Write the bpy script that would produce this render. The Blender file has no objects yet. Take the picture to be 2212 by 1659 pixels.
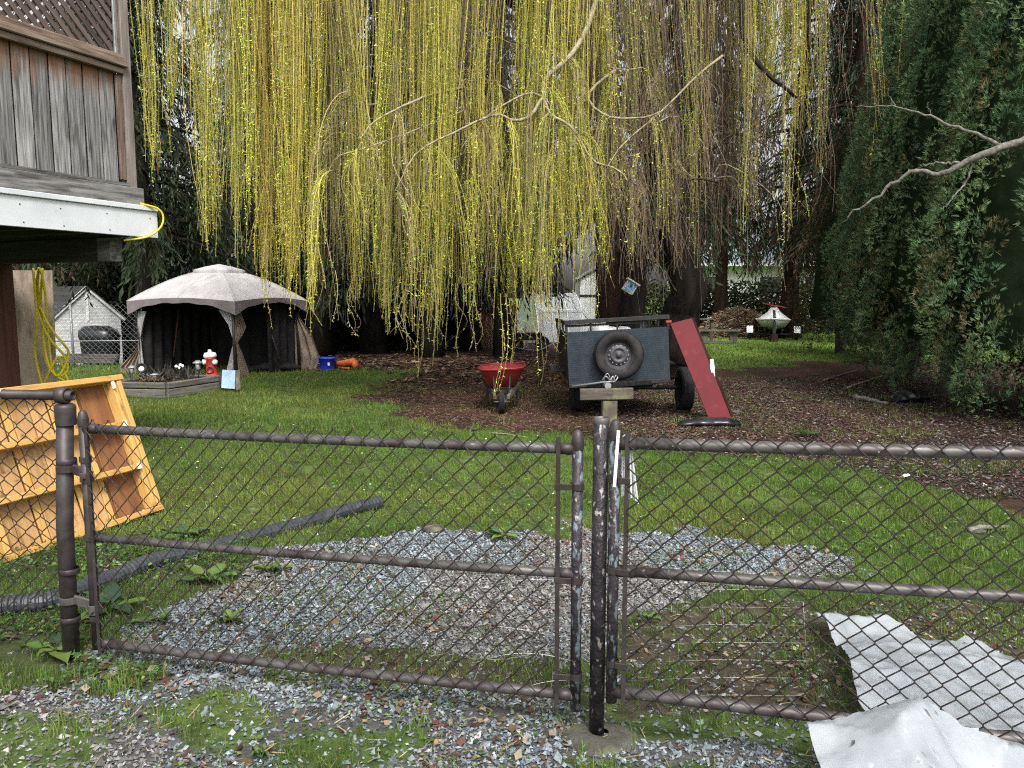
import bpy, math, random
import numpy as np
from mathutils import Vector, Matrix

# ------------------------------------------------------------------ camera, sky, sun, exposure
SC = bpy.context.scene
COL = SC.collection
FPX, PITCH, HCAM = 1661.0, math.atan((829.5 - 640) / 1661.0), 1.6
cam_d = bpy.data.cameras.new('camera'); cam = bpy.data.objects.new('camera', cam_d); COL.objects.link(cam)
cam.location = (0, 0, HCAM); cam.rotation_euler = (math.pi / 2 - PITCH, 0, 0)
cam_d.sensor_width = 36; cam_d.lens = 36 * FPX / 2212; cam_d.clip_start = 0.05; cam_d.clip_end = 1500
SC.camera = cam
W = bpy.data.worlds.new('World'); SC.world = W; W.use_nodes = True
SUN_EL, SUN_AZ = math.radians(52), math.radians(166)          # azimuth clockwise from +Y
nt = W.node_tree; bg = nt.nodes['Background']
sky = nt.nodes.new('ShaderNodeTexSky'); sky.sky_type = 'NISHITA'; sky.sun_disc = False
sky.sun_elevation = SUN_EL; sky.sun_rotation = SUN_AZ; sky.dust_density = 6; sky.air_density = 1.2; sky.ozone_density = 1.0
hs = nt.nodes.new('ShaderNodeHueSaturation'); hs.inputs['Saturation'].default_value = 0.16
nt.links.new(sky.outputs[0], hs.inputs['Color']); nt.links.new(hs.outputs[0], bg.inputs['Color'])
bg.inputs['Strength'].default_value = 0.15
sl = bpy.data.lights.new('sun', 'SUN'); sun = bpy.data.objects.new('sun', sl); COL.objects.link(sun)
sl.energy = 1.6; sl.angle = math.radians(10); sl.color = (1.0, 0.965, 0.91)
sd = Vector((math.sin(SUN_AZ) * math.cos(SUN_EL), math.cos(SUN_AZ) * math.cos(SUN_EL), math.sin(SUN_EL)))
sun.rotation_euler = sd.to_track_quat('Z', 'Y').to_euler(); sun.location = (-6, -10, 14)
SC.view_settings.view_transform = 'Standard'; SC.view_settings.look = 'None'
SC.view_settings.exposure = 0.85; SC.view_settings.gamma = 1.0
SC.render.engine = 'CYCLES'
SC.cycles.use_denoising = False; SC.cycles.filter_width = 1.15
SC.cycles.max_bounces = 6; SC.cycles.diffuse_bounces = 2; SC.cycles.transparent_max_bounces = 8

rng = np.random.default_rng(11); random.seed(11)
U = rng.uniform

# ------------------------------------------------------------------ survey helpers: photo measurements -> places in the yard
def ray(u, v):
    a = (u - 1106) / FPX; b = -(v - 829.5) / FPX
    return np.array((a, math.cos(PITCH) + b * math.sin(PITCH), -math.sin(PITCH) + b * math.cos(PITCH)))
def P(u, v, Y):
    d = ray(u, v); return np.array((0, 0, HCAM)) + d * (Y / d[1])
def G(u, v, z=0.0):
    d = ray(u, v); return np.array((0, 0, HCAM)) + d * ((z - HCAM) / d[2])
def nrm(a):
    a = np.asarray(a, float); return a / max(1e-9, np.linalg.norm(a))

# ------------------------------------------------------------------ value noise
_H = np.random.default_rng(5).random((256, 256))
def vn(x, y, s=1.0, o=0):
    x = np.asarray(x, float) * s + 37.3 + o * 11.7; y = np.asarray(y, float) * s + 91.1 + o * 5.3
    xi = np.floor(x).astype(int); yi = np.floor(y).astype(int); fx = x - xi; fy = y - yi
    fx = fx * fx * (3 - 2 * fx); fy = fy * fy * (3 - 2 * fy)
    g = lambda a, b: _H[a % 256, b % 256]
    return (g(xi, yi) * (1 - fx) + g(xi + 1, yi) * fx) * (1 - fy) + (g(xi, yi + 1) * (1 - fx) + g(xi + 1, yi + 1) * fx) * fy
def fbm(x, y, s=1.0, o=0):
    return 0.55 * vn(x, y, s, o) + 0.28 * vn(x, y, s * 2.1, o + 1) + 0.17 * vn(x, y, s * 4.3, o + 2)
def sstep(a, b, x):
    t = np.clip((np.asarray(x, float) - a) / (b - a), 0, 1); return t * t * (3 - 2 * t)
def hgt(x, y):
    x = np.asarray(x, float); y = np.asarray(y, float)
    return (fbm(x, y, 0.9, 3) - 0.5) * 0.05 * sstep(1.5, 4, y) - 0.85 * sstep(17.5, 24, y) * sstep(6.5, 11, -x)

# ------------------------------------------------------------------ materials
def mk(name, cols, scale=6.0, stretch=(1, 1, 1), vec='pos', rough=0.8, metal=0.0, bump=0.0, bscale=None, spec=0.3,
       attr=False, trans=0.0, spots=None, spots2=None, detail=6.0, lo=0.32, hi=0.68, vary=0.0, alpha=None):
    m = bpy.data.materials.new(name); m.use_nodes = True
    t = m.node_tree; N = t.nodes; L = t.links; b = N['Principled BSDF']; out = N['Material Output']
    if vec == 'pos':
        g = N.new('ShaderNodeNewGeometry'); src = g.outputs['Position']
    elif vec == 'gc':
        g = N.new('ShaderNodeAttribute'); g.attribute_name = 'gc'; src = g.outputs['Vector']
    else:
        g = N.new('ShaderNodeTexCoord'); src = g.outputs['Object']
    mp = N.new('ShaderNodeMapping'); mp.inputs['Scale'].default_value = stretch; L.new(src, mp.inputs['Vector'])
    nz = N.new('ShaderNodeTexNoise'); nz.inputs['Scale'].default_value = scale; nz.inputs['Detail'].default_value = detail
    nz.inputs['Roughness'].default_value = 0.62; L.new(mp.outputs[0], nz.inputs['Vector'])
    rp = N.new('ShaderNodeValToRGB'); L.new(nz.outputs[0], rp.inputs[0])
    e = rp.color_ramp.elements; n = len(cols)
    e[0].position = lo; e[0].color = (*cols[0], 1); e[1].position = hi; e[1].color = (*cols[-1], 1)
    for i in range(1, n - 1):
        k = e.new(lo + (hi - lo) * i / (n - 1)); k.color = (*cols[i], 1)
    c = rp.outputs[0]
    if attr:
        a = N.new('ShaderNodeAttribute'); a.attribute_name = 'Col'
        mx = N.new('ShaderNodeMix'); mx.data_type = 'RGBA'; mx.blend_type = 'MULTIPLY'; mx.inputs['Factor'].default_value = 1
        L.new(a.outputs['Color'], mx.inputs[6]); L.new(c, mx.inputs[7]); c = mx.outputs[2]
    for sp in (spots, spots2):
        if sp:
            col, ssc, a0, a1 = sp[:4]
            n2 = N.new('ShaderNodeTexNoise'); n2.inputs['Scale'].default_value = ssc; n2.inputs['Detail'].default_value = 5
            mp2 = N.new('ShaderNodeMapping'); mp2.inputs['Scale'].default_value = sp[4] if len(sp) > 4 else (1, 1, 1)
            mp2.inputs['Location'].default_value = (3.1, 7.7, 1.3)
            L.new(src, mp2.inputs['Vector']); L.new(mp2.outputs[0], n2.inputs['Vector'])
            mr = N.new('ShaderNodeMapRange'); mr.inputs[1].default_value = a0; mr.inputs[2].default_value = a1
            L.new(n2.outputs[0], mr.inputs[0])
            mx = N.new('ShaderNodeMix'); mx.data_type = 'RGBA'; L.new(mr.outputs[0], mx.inputs['Factor'])
            L.new(c, mx.inputs[6]); mx.inputs[7].default_value = (*col, 1); c = mx.outputs[2]
    if vary:
        oi = N.new('ShaderNodeObjectInfo'); mr = N.new('ShaderNodeMapRange')
        mr.inputs[3].default_value = 1 - vary; mr.inputs[4].default_value = 1 + vary; L.new(oi.outputs['Random'], mr.inputs[0])
        hv = N.new('ShaderNodeHueSaturation'); L.new(mr.outputs[0], hv.inputs['Value']); L.new(c, hv.inputs['Color']); c = hv.outputs[0]
    L.new(c, b.inputs['Base Color'])
    b.inputs['Roughness'].default_value = rough; b.inputs['Metallic'].default_value = metal
    b.inputs['Specular IOR Level'].default_value = spec
    if bump:
        bm = N.new('ShaderNodeBump'); bm.inputs['Strength'].default_value = bump; bm.inputs['Distance'].default_value = 0.02
        if bscale:
            n3 = N.new('ShaderNodeTexNoise'); n3.inputs['Scale'].default_value = bscale; n3.inputs['Detail'].default_value = 5
            L.new(mp.outputs[0], n3.inputs['Vector']); L.new(n3.outputs[0], bm.inputs['Height'])
        else:
            L.new(nz.outputs[0], bm.inputs['Height'])
        L.new(bm.outputs[0], b.inputs['Normal'])
    if trans:
        tr = N.new('ShaderNodeBsdfTranslucent'); L.new(c, tr.inputs['Color'])
        ms = N.new('ShaderNodeMixShader'); ms.inputs[0].default_value = trans
        L.new(b.outputs[0], ms.inputs[1]); L.new(tr.outputs[0], ms.inputs[2]); L.new(ms.outputs[0], out.inputs['Surface'])
    if alpha is not None:
        tp = N.new('ShaderNodeBsdfTransparent'); ms2 = N.new('ShaderNodeMixShader'); ms2.inputs[0].default_value = alpha
        prev = out.inputs['Surface'].links[0].from_socket
        L.new(tp.outputs[0], ms2.inputs[1]); L.new(prev, ms2.inputs[2]); L.new(ms2.outputs[0], out.inputs['Surface'])
    return m

WHITE = ((0.82, 0.82, 0.82), (1.12, 1.12, 1.12))
M = {}
M['ground'] = mk('ground', ((0.55, 0.55, 0.55), (1.35, 1.35, 1.35)), 14, attr=True, rough=0.95, bump=0.6, bscale=60, spec=0.1)
M['stone'] = mk('stone', ((0.75, 0.75, 0.75), (1.2, 1.2, 1.2)), 90, attr=True, rough=0.85, spec=0.25)
M['blade'] = mk('blade', WHITE, 20, attr=True, rough=0.55, trans=0.35, spec=0.25)
M['leaf'] = mk('leaf', WHITE, 30, attr=True, rough=0.55, trans=0.3, spec=0.25)
M['willow_leaf'] = mk('willow_leaf', WHITE, 9, attr=True, rough=0.6, trans=0.35, spec=0.2)
M['needle'] = mk('needle', WHITE, 3, attr=True, rough=0.7, trans=0.2, spec=0.15)
M['litter'] = mk('litter', WHITE, 60, attr=True, rough=0.9, spec=0.15)
M['twig'] = mk('twig', WHITE, 30, attr=True, rough=0.75, spec=0.2)
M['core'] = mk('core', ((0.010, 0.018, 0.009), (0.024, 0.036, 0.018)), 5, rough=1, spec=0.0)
M['bark'] = mk('bark', ((0.010, 0.008, 0.007), (0.036, 0.03, 0.025)), 7, (1, 1, 0.16), rough=0.95, bump=0.9, spec=0.1)
M['bark_red'] = mk('bark_red', ((0.014, 0.009, 0.007), (0.05, 0.028, 0.02)), 7, (1, 1, 0.13), rough=0.95, bump=0.9, spec=0.1)
M['bark_pale'] = mk('bark_pale', ((0.17, 0.14, 0.09), (0.42, 0.36, 0.25)), 22, rough=0.9, bump=0.5, spec=0.1, spots=((0.12, 0.10, 0.07), 9, 0.55, 0.7))
M['bark_grey'] = mk('bark_grey', ((0.07, 0.063, 0.057), (0.24, 0.225, 0.20)), 26, rough=0.9, bump=0.5, spec=0.1)
# weathered timbers
M['cedar_grey'] = mk('cedar_grey', ((0.045, 0.042, 0.04), (0.15, 0.145, 0.14), (0.24, 0.235, 0.23)), 3.2, (0.9, 11, 11), 'gc', 0.88, bump=0.35, spec=0.15, vary=0.22,
                     spots=((0.05, 0.045, 0.042), 5, 0.56, 0.75, (0.6, 3, 3)))
M['cedar_brown'] = mk('cedar_brown', ((0.055, 0.038, 0.03), (0.16, 0.115, 0.09), (0.24, 0.19, 0.16)), 3, (0.9, 12, 12), 'gc', 0.88, bump=0.35, spec=0.15, vary=0.2)
M['post_tan'] = mk('post_tan', ((0.11, 0.09, 0.08), (0.26, 0.225, 0.205)), 3, (0.8, 12, 12), 'gc', 0.85, bump=0.3, vary=0.1, spots=((0.16, 0.14, 0.13), 4, 0.5, 0.7))
M['lattice'] = mk('lattice', ((0.05, 0.036, 0.031), (0.13, 0.095, 0.083)), 3, (0.8, 14, 14), 'gc', 0.9, bump=0.2, vary=0.3)
M['white_paint'] = mk('white_paint', ((0.50, 0.53, 0.56), (0.64, 0.66, 0.68)), 3, rough=0.5, spec=0.4, spots=((0.36, 0.46, 0.47), 14, 0.66, 0.8))
M['dark_timber'] = mk('dark_timber', ((0.014, 0.013, 0.012), (0.05, 0.045, 0.042)), 4, (0.8, 9, 9), 'gc', 0.9, bump=0.2)
M['brown_stain'] = mk('brown_stain', ((0.055, 0.02, 0.016), (0.12, 0.045, 0.035)), 3, (0.6, 12, 12), 'gc', 0.7, bump=0.15)
M['plywood'] = mk('plywood', ((0.20, 0.15, 0.115), (0.40, 0.32, 0.26), (0.30, 0.23, 0.18)), 2.2, (3.5, 0.8, 1.0), 'gc', 0.85, bump=0.08, spots=((0.17, 0.13, 0.10), 3, 0.58, 0.75))
M['pine'] = mk('pine', ((0.36, 0.19, 0.05), (0.54, 0.32, 0.095), (0.47, 0.26, 0.075)), 2.4, (0.9, 10, 10), 'gc', 0.6, bump=0.08, vary=0.1, spots=((0.22, 0.10, 0.03), 9, 0.60, 0.74, (0.7, 2, 2)))
M['pine_ply'] = mk('pine_ply', ((0.27, 0.135, 0.05), (0.48, 0.29, 0.12), (0.38, 0.21, 0.085)), 3, (0.9, 6, 6), 'gc', 0.6, bump=0.08, vary=0.12, spots=((0.14, 0.065, 0.028), 14, 0.58, 0.72))
M['pine_ply_dark'] = mk('pine_ply_dark', ((0.12, 0.05, 0.02), (0.24, 0.105, 0.042)), 3, (0.9, 5, 5), 'gc', 0.6, vary=0.1)
M['old_timber'] = mk('old_timber', ((0.05, 0.047, 0.04), (0.17, 0.16, 0.14)), 3, (0.8, 9, 9), 'gc', 0.9, bump=0.4, vary=0.2, spots=((0.12, 0.115, 0.04), 7, 0.56, 0.72))
M['old_timber_warm'] = mk('old_timber_warm', ((0.045, 0.038, 0.031), (0.12, 0.10, 0.08)), 3, (0.8, 9, 9), 'gc', 0.9, bump=0.4, vary=0.15, spots=((0.17, 0.17, 0.09), 6, 0.52, 0.7))
# metals and plastics
M['pipe_brown'] = mk('pipe_brown', ((0.026, 0.020, 0.021), (0.060, 0.049, 0.050)), 16, rough=0.5, metal=0.25, spec=0.5, bump=0.05, spots=((0.11, 0.10, 0.10), 45, 0.66, 0.76))
M['pipe_grey'] = mk('pipe_grey', ((0.060, 0.055, 0.054), (0.125, 0.117, 0.113)), 12, rough=0.48, metal=0.3, spec=0.5, bump=0.05, spots=((0.05, 0.032, 0.034), 7, 0.5, 0.62), spots2=((0.34, 0.33, 0.32), 42, 0.66, 0.74))
M['pipe_peeled'] = mk('pipe_peeled', ((0.018, 0.014, 0.018), (0.055, 0.045, 0.055)), 20, rough=0.5, metal=0.2, spec=0.4, bump=0.25, bscale=70,
                      spots=((0.15, 0.195, 0.22), 42, 0.54, 0.60, (1, 1, 0.35)), spots2=((0.28, 0.26, 0.26), 60, 0.61, 0.67, (1, 1, 0.6)))
M['post_peeled'] = mk('post_peeled', ((0.012, 0.010, 0.013), (0.04, 0.034, 0.04)), 20, rough=0.5, metal=0.2, spec=0.4, bump=0.4, bscale=60,
                      spots=((0.30, 0.285, 0.28), 55, 0.61, 0.68, (1, 1, 0.5)), spots2=((0.34, 0.33, 0.32), 24, 0.71, 0.75, (1, 1, 0.5)))
M['wire'] = mk('wire', ((0.022, 0.017, 0.017), (0.055, 0.042, 0.04)), 25, rough=0.5, metal=0.3, spec=0.45)
M['galv'] = mk('galv', ((0.42, 0.43, 0.44), (0.66, 0.67, 0.68)), 30, rough=0.4, metal=0.7, spec=0.5)
M['galv_dark'] = mk('galv_dark', ((0.20, 0.21, 0.22), (0.36, 0.37, 0.38)), 14, rough=0.5, metal=0.5, spec=0.5)
M['black_plastic'] = mk('black_plastic', ((0.022, 0.026, 0.031), (0.05, 0.056, 0.064)), 20, rough=0.42, spec=0.5, spots=((0.10, 0.10, 0.10), 8, 0.58, 0.78))
M['black_metal'] = mk('black_metal', ((0.012, 0.012, 0.013), (0.035, 0.034, 0.034)), 18, rough=0.5, spec=0.4, metal=0.2)
M['rubber'] = mk('rubber', ((0.008, 0.0075, 0.009), (0.022, 0.020, 0.022)), 14, rough=0.75, spec=0.3, spots=((0.045, 0.038, 0.035), 6, 0.55, 0.75))
M['rim'] = mk('rim', ((0.045, 0.042, 0.05), (0.10, 0.095, 0.105)), 14, rough=0.5, metal=0.3, spec=0.4)
M['tread_plate'] = mk('tread_plate', ((0.018, 0.028, 0.038), (0.036, 0.05, 0.064)), 9, rough=0.45, metal=0.45, spec=0.5, spots=((0.045, 0.05, 0.055), 5, 0.55, 0.75))
M['tread_bar'] = mk('tread_bar', ((0.055, 0.072, 0.09), (0.10, 0.12, 0.145)), 8, rough=0.4, metal=0.5, spec=0.5)
M['red_paint'] = mk('red_paint', ((0.10, 0.009, 0.013), (0.145, 0.013, 0.018)), 3, rough=0.6, spec=0.35, spots=((0.20, 0.035, 0.03), 8, 0.58, 0.75), spots2=((0.22, 0.09, 0.07), 50, 0.70, 0.76))
M['red_tray'] = mk('red_tray', ((0.20, 0.02, 0.022), (0.32, 0.032, 0.033)), 5, rough=0.5, spec=0.4, spots=((0.14, 0.04, 0.035), 12, 0.58, 0.72))
M['red_gloss'] = mk('red_gloss', ((0.32, 0.03, 0.025), (0.42, 0.045, 0.035)), 8, rough=0.4, spec=0.5)
M['white_plastic'] = mk('white_plastic', ((0.68, 0.69, 0.69), (0.82, 0.83, 0.83)), 10, rough=0.45, spec=0.4)
M['poly_sheet'] = mk('poly_sheet', ((0.40, 0.44, 0.48), (0.54, 0.57, 0.61)), 5, rough=0.12, spec=0.65, trans=0.35, spots=((0.34, 0.33, 0.30), 16, 0.70, 0.76, (1, 3, 1)), alpha=0.9)
M['yellow_cord'] = mk('yellow_cord', ((0.62, 0.50, 0.01), (0.78, 0.64, 0.02)), 12, rough=0.45, spec=0.4)
M['canvas'] = mk('canvas', ((0.30, 0.285, 0.285), (0.44, 0.425, 0.425)), 2.2, rough=0.9, spec=0.15, bump=0.1, bscale=12, spots=((0.28, 0.265, 0.25), 3.5, 0.55, 0.75))
M['valance'] = mk('valance', ((0.13, 0.11, 0.115), (0.22, 0.19, 0.20)), 4, rough=0.9, spec=0.15)
M['canvas_tan'] = mk('canvas_tan', ((0.17, 0.13, 0.10), (0.29, 0.225, 0.18)), 3, rough=0.9, spec=0.15, trans=0.1)
M['netting'] = mk('netting', ((0.012, 0.011, 0.012), (0.028, 0.026, 0.027)), 6, rough=0.9, spec=0.1)
M['shingle'] = mk('shingle', ((0.02, 0.02, 0.021), (0.065, 0.064, 0.064)), 9, rough=0.95, spec=0.1, vary=0.25)
M['siding'] = mk('siding', ((0.48, 0.49, 0.50), (0.70, 0.71, 0.71)), 2, rough=0.7, spec=0.2, spots=((0.33, 0.34, 0.33), 4, 0.55, 0.75))
M['house_wall'] = mk('house_wall', ((0.62, 0.64, 0.63), (0.76, 0.77, 0.76)), 1.5, rough=0.8)
M['house_roof'] = mk('house_roof', ((0.17, 0.20, 0.23), (0.28, 0.31, 0.34)), 3, rough=0.9)
M['glass_dark'] = mk('glass_dark', ((0.03, 0.035, 0.04), (0.06, 0.07, 0.08)), 2, rough=0.12, spec=0.6)
M['film'] = mk('film', ((0.55, 0.58, 0.62), (0.75, 0.77, 0.80)), 3, rough=0.4, trans=0.4, alpha=0.8)
M['blue_plastic'] = mk('blue_plastic', ((0.01, 0.03, 0.42), (0.02, 0.05, 0.55)), 6, rough=0.45, spec=0.4)
M['blue_panel'] = mk('blue_panel', ((0.20, 0.31, 0.46), (0.36, 0.46, 0.58)), 5, rough=0.45, spec=0.4)
M['orange_plastic'] = mk('orange_plastic', ((0.45, 0.09, 0.02), (0.60, 0.14, 0.04)), 8, rough=0.5)
M['tarp_black'] = mk('tarp_black', ((0.006, 0.0065, 0.008), (0.018, 0.019, 0.023)), 8, rough=0.28, spec=0.5)
M['concrete'] = mk('concrete', ((0.035, 0.034, 0.028), (0.09, 0.086, 0.07)), 11, rough=0.95, bump=0.5, bscale=70, spots=((0.14, 0.14, 0.08), 6, 0.52, 0.7))
M['hull_white'] = mk('hull_white', ((0.66, 0.67, 0.66), (0.80, 0.80, 0.79)), 3, rough=0.3, spec=0.5)
M['hull_grey'] = mk('hull_grey', ((0.30, 0.31, 0.30), (0.42, 0.42, 0.41)), 4, rough=0.35, spec=0.5)
M['straw'] = mk('straw', WHITE, 12, attr=True, rough=0.95)
M['bird_blue'] = mk('bird_blue', ((0.06, 0.20, 0.52), (0.30, 0.45, 0.60)), 26, rough=0.6, lo=0.42, hi=0.56)
M['cream_paint'] = mk('cream_paint', ((0.52, 0.53, 0.40), (0.66, 0.66, 0.52)), 12, rough=0.7)
M['brick_dull'] = mk('brick_dull', ((0.07, 0.028, 0.02), (0.15, 0.055, 0.04)), 30, rough=0.9, bump=0.4)
M['brush_wall'] = mk('brush_wall', ((0.10, 0.035, 0.025), (0.18, 0.07, 0.05)), 5, rough=0.9)

# ------------------------------------------------------------------ mesh building
WLOC = {}
def link(o, parent):
    COL.objects.link(o)
    if parent is not None:
        o.parent = parent
def thing(name, label, cat, loc=(0, 0, 0), group=None):
    o = bpy.data.objects.new(name, None); o.empty_display_size = 0.2
    o.location = [float(a) for a in loc]; COL.objects.link(o)
    o['label'] = label; o['category'] = cat
    if group: o['group'] = group
    WLOC[o.name] = np.array(loc, float); return o
def tag(o, label, cat, group=None):
    o['label'] = label; o['category'] = cat
    if group: o['group'] = group
    return o
def np_mesh(name, V, faces, mats, midx=None, col=None, gc=None, parent=None, smooth=False, kind=None, label=None, cat=None, center=True):
    """faces: list of (n,k) int arrays."""
    V = np.asarray(V, np.float32).reshape(-1, 3)
    c = np.zeros(3)
    if center and len(V):
        c = (V.min(0) + V.max(0)) / 2.0
    me = bpy.data.meshes.new(name); me.vertices.add(len(V)); me.vertices.foreach_set('co', (V - c.astype(np.float32)).ravel())
    li = np.concatenate([f.ravel() for f in faces]).astype(np.int32)
    tot = np.concatenate([np.full(len(f), f.shape[1], np.int32) for f in faces])
    st = np.concatenate([[0], np.cumsum(tot)[:-1]]).astype(np.int32)
    me.loops.add(len(li)); me.loops.foreach_set('vertex_index', li)
    me.polygons.add(len(tot)); me.polygons.foreach_set('loop_start', st); me.polygons.foreach_set('loop_total', tot)
    for m in (mats if isinstance(mats, (list, tuple)) else [mats]): me.materials.append(M[m])
    if midx is not None: me.polygons.foreach_set('material_index', np.asarray(midx, np.int32))
    me.polygons.foreach_set('use_smooth', np.full(len(tot), bool(smooth)))
    if col is not None:
        a = me.color_attributes.new('Col', 'FLOAT_COLOR', 'POINT')
        cc = np.ones((len(V), 4), np.float32); cc[:, :3] = col; a.data.foreach_set('color', cc.ravel())
    if gc is not None:
        a = me.attributes.new('gc', 'FLOAT_VECTOR', 'POINT'); a.data.foreach_set('vector', np.asarray(gc, np.float32).ravel())
    me.update(calc_edges=True); me.validate()
    o = bpy.data.objects.new(name, me); link(o, parent)
    o.location = [float(k) for k in (c - (WLOC[parent.name] if parent is not None else 0))]
    WLOC[o.name] = c
    if kind: o['kind'] = kind
    if label: o['label'] = label
    if cat: o['category'] = cat
    return o

def frame(d, up=(0, 0, 1)):
    d = nrm(d); up = np.asarray(up, float)
    s = np.cross(up, d)
    if np.linalg.norm(s) < 1e-5: s = np.cross((1, 0, 0), d)
    s = nrm(s); return d, s, np.cross(d, s)

class MB:
    def __init__(s): s.v = []; s.f = []; s.m = []; s.g = []; s.n = 0
    def add(s, V, F, mat=0, gc=None):
        V = np.asarray(V, float).reshape(-1, 3)
        s.v.append(V); s.g.append(V if gc is None else np.asarray(gc, float).reshape(-1, 3))
        s.f += [tuple(i + s.n for i in f) for f in F]; s.m += [mat] * len(F); s.n += len(V); return s
    def beam(s, p0, p1, w, h, up=(0, 0, 1), ch=0.004, mat=0):
        """chamfered board from p0 to p1: w across, h along up."""
        p0 = np.asarray(p0, float); p1 = np.asarray(p1, float); d, sd, u = frame(p1 - p0, up); L = np.linalg.norm(p1 - p0)
        c = min(ch, w * 0.3, h * 0.3); a = w / 2; b = h / 2
        sec = [(-a + c, -b), (a - c, -b), (a, -b + c), (a, b - c), (a - c, b), (-a + c, b), (-a, b - c), (-a, -b + c)]
        off = np.array((random.uniform(-20, 20), random.uniform(-20, 20), random.uniform(-20, 20)))
        V = []; g = []
        for k, p in ((0, p0), (L, p1)):
            for (x, y) in sec: V.append(p + sd * x + u * y); g.append(off + (k, x, y))
        F = [(i, (i + 1) % 8, 8 + (i + 1) % 8, 8 + i) for i in range(8)] + [tuple(range(7, -1, -1)), tuple(range(8, 16))]
        return s.add(V, F, mat, g)
    def box(s, c, size, mat=0, yaw=0.0, ch=0.004):
        c = np.asarray(c, float); d = np.array((math.cos(yaw), math.sin(yaw), 0)) * size[0] / 2
        return s.beam(c - d, c + d, size[1], size[2], (0, 0, 1), ch, mat)
    def tube(s, pts, r, n=8, mat=0, cap=True, up=(0.0, 0.31, 0.95)):
        pts = np.asarray(pts, float); k = len(pts); r = np.broadcast_to(np.asarray(r, float), (k,))
        T = np.gradient(pts, axis=0); T /= np.maximum(1e-9, np.linalg.norm(T, axis=1))[:, None]
        u = np.asarray(up, float); V = []; ang = np.arange(n) * 2 * math.pi / n; acc = 0; g = []
        for i in range(k):
            sdv = np.cross(T[i], u)
            if np.linalg.norm(sdv) < 1e-4: sdv = np.cross(T[i], (1, 0.2, 0))
            sdv = nrm(sdv); u = np.cross(sdv, T[i])
            V.append(pts[i] + r[i] * (np.cos(ang)[:, None] * sdv + np.sin(ang)[:, None] * u))
        V = np.concatenate(V)
        F = [(i * n + j, i * n + (j + 1) % n, (i + 1) * n + (j + 1) % n, (i + 1) * n + j) for i in range(k - 1) for j in range(n)]
        if cap: F += [tuple(range(n - 1, -1, -1)), tuple((k - 1) * n + j for j in range(n))]
        return s.add(V, F, mat)
    def lathe(s, prof, o=(0, 0, 0), axis=(0, 0, 1), n=16, mat=0, up=(1, 0.01, 0)):
        """prof: (radius, height) pairs about axis; closed ends where radius 0."""
        a, x, y = frame(axis, up); o = np.asarray(o, float); V = []; ang = np.arange(n) * 2 * math.pi / n
        for (r, z) in prof: V.append(o + a * z + max(r, 1e-5) * (np.cos(ang)[:, None] * x + np.sin(ang)[:, None] * y))
        k = len(prof)
        F = [(i * n + j, i * n + (j + 1) % n, (i + 1) * n + (j + 1) % n, (i + 1) * n + j) for i in range(k - 1) for j in range(n)]
        return s.add(np.concatenate(V), F, mat)
    def grid(s, A, mat=0, closed=False):
        A = np.asarray(A, float); a, b = A.shape[:2]
        F = [(i * b + j, i * b + (j + 1) % b, (i + 1) * b + (j + 1) % b, (i + 1) * b + j) for i in range(a - 1) for j in range(b if closed else b - 1)]
        return s.add(A.reshape(-1, 3), F, mat)
    def slab(s, A, th, mat=0):
        """grid surface with thickness along its average normal."""
        A = np.asarray(A, float); nvec = nrm(np.cross(A[-1, 0] - A[0, 0], A[0, -1] - A[0, 0])); B = A - nvec * th
        s.grid(A, mat); s.grid(B[:, ::-1], mat)
        for e0, e1 in ((A[0], B[0]), (B[-1], A[-1])): s.grid(np.stack([e0, e1]), mat)
        for e0, e1 in ((B[:, 0], A[:, 0]), (A[:, -1], B[:, -1])): s.grid(np.stack([e0, e1]), mat)
        return s
    def poly(s, pts, th, dirv, mat=0):
        """flat polygon extruded by th along dirv."""
        p = np.asarray(pts, float); k = len(p); q = p + np.asarray(dirv, float) * th
        F = [tuple(range(k)), tuple(range(2 * k - 1, k - 1, -1))] + [(i, k + i, k + (i + 1) % k, (i + 1) % k) for i in range(k)]
        return s.add(np.concatenate([p, q]), F, mat)
    def build(s, name, mats, parent=None, smooth=False, **kw):
        V = np.concatenate(s.v); by = {}
        for i, f in enumerate(s.f): by.setdefault(len(f), []).append(i)
        faces = []; mi = []
        for k, idx in by.items():
            faces.append(np.array([s.f[i] for i in idx])); mi += [s.m[i] for i in idx]
        return np_mesh(name, V, faces, mats, mi, None, np.concatenate(s.g), parent, smooth, **kw)
def B(name, mat, parent, p0, p1, w, h, up=(0, 0, 1), ch=0.004):
    return MB().beam(p0, p1, w, h, up, ch).build(name, mat, parent)
def T(name, mat, parent, pts, r, n=8, **kw):
    return MB().tube(pts, r, n, **kw).build(name, mat, parent, True)
def curve(pts, n):
    """Catmull-Rom through pts."""
    p = np.asarray(pts, float); p = np.vstack([2 * p[0] - p[1], p, 2 * p[-1] - p[-2]]); out = []
    k = len(p) - 3
    for t in np.linspace(0, k - 1e-6, n):
        i = int(t); f = t - i; a, b, c, d = p[i:i + 4]
        out.append(0.5 * (2 * b + (c - a) * f + (2 * a - 5 * b + 4 * c - d) * f * f + (3 * b - a - 3 * c + d) * f ** 3))
    return np.array(out)
def smooth_flat(o):
    o.data.polygons.foreach_set('use_smooth', np.zeros(len(o.data.polygons), bool))

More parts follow.
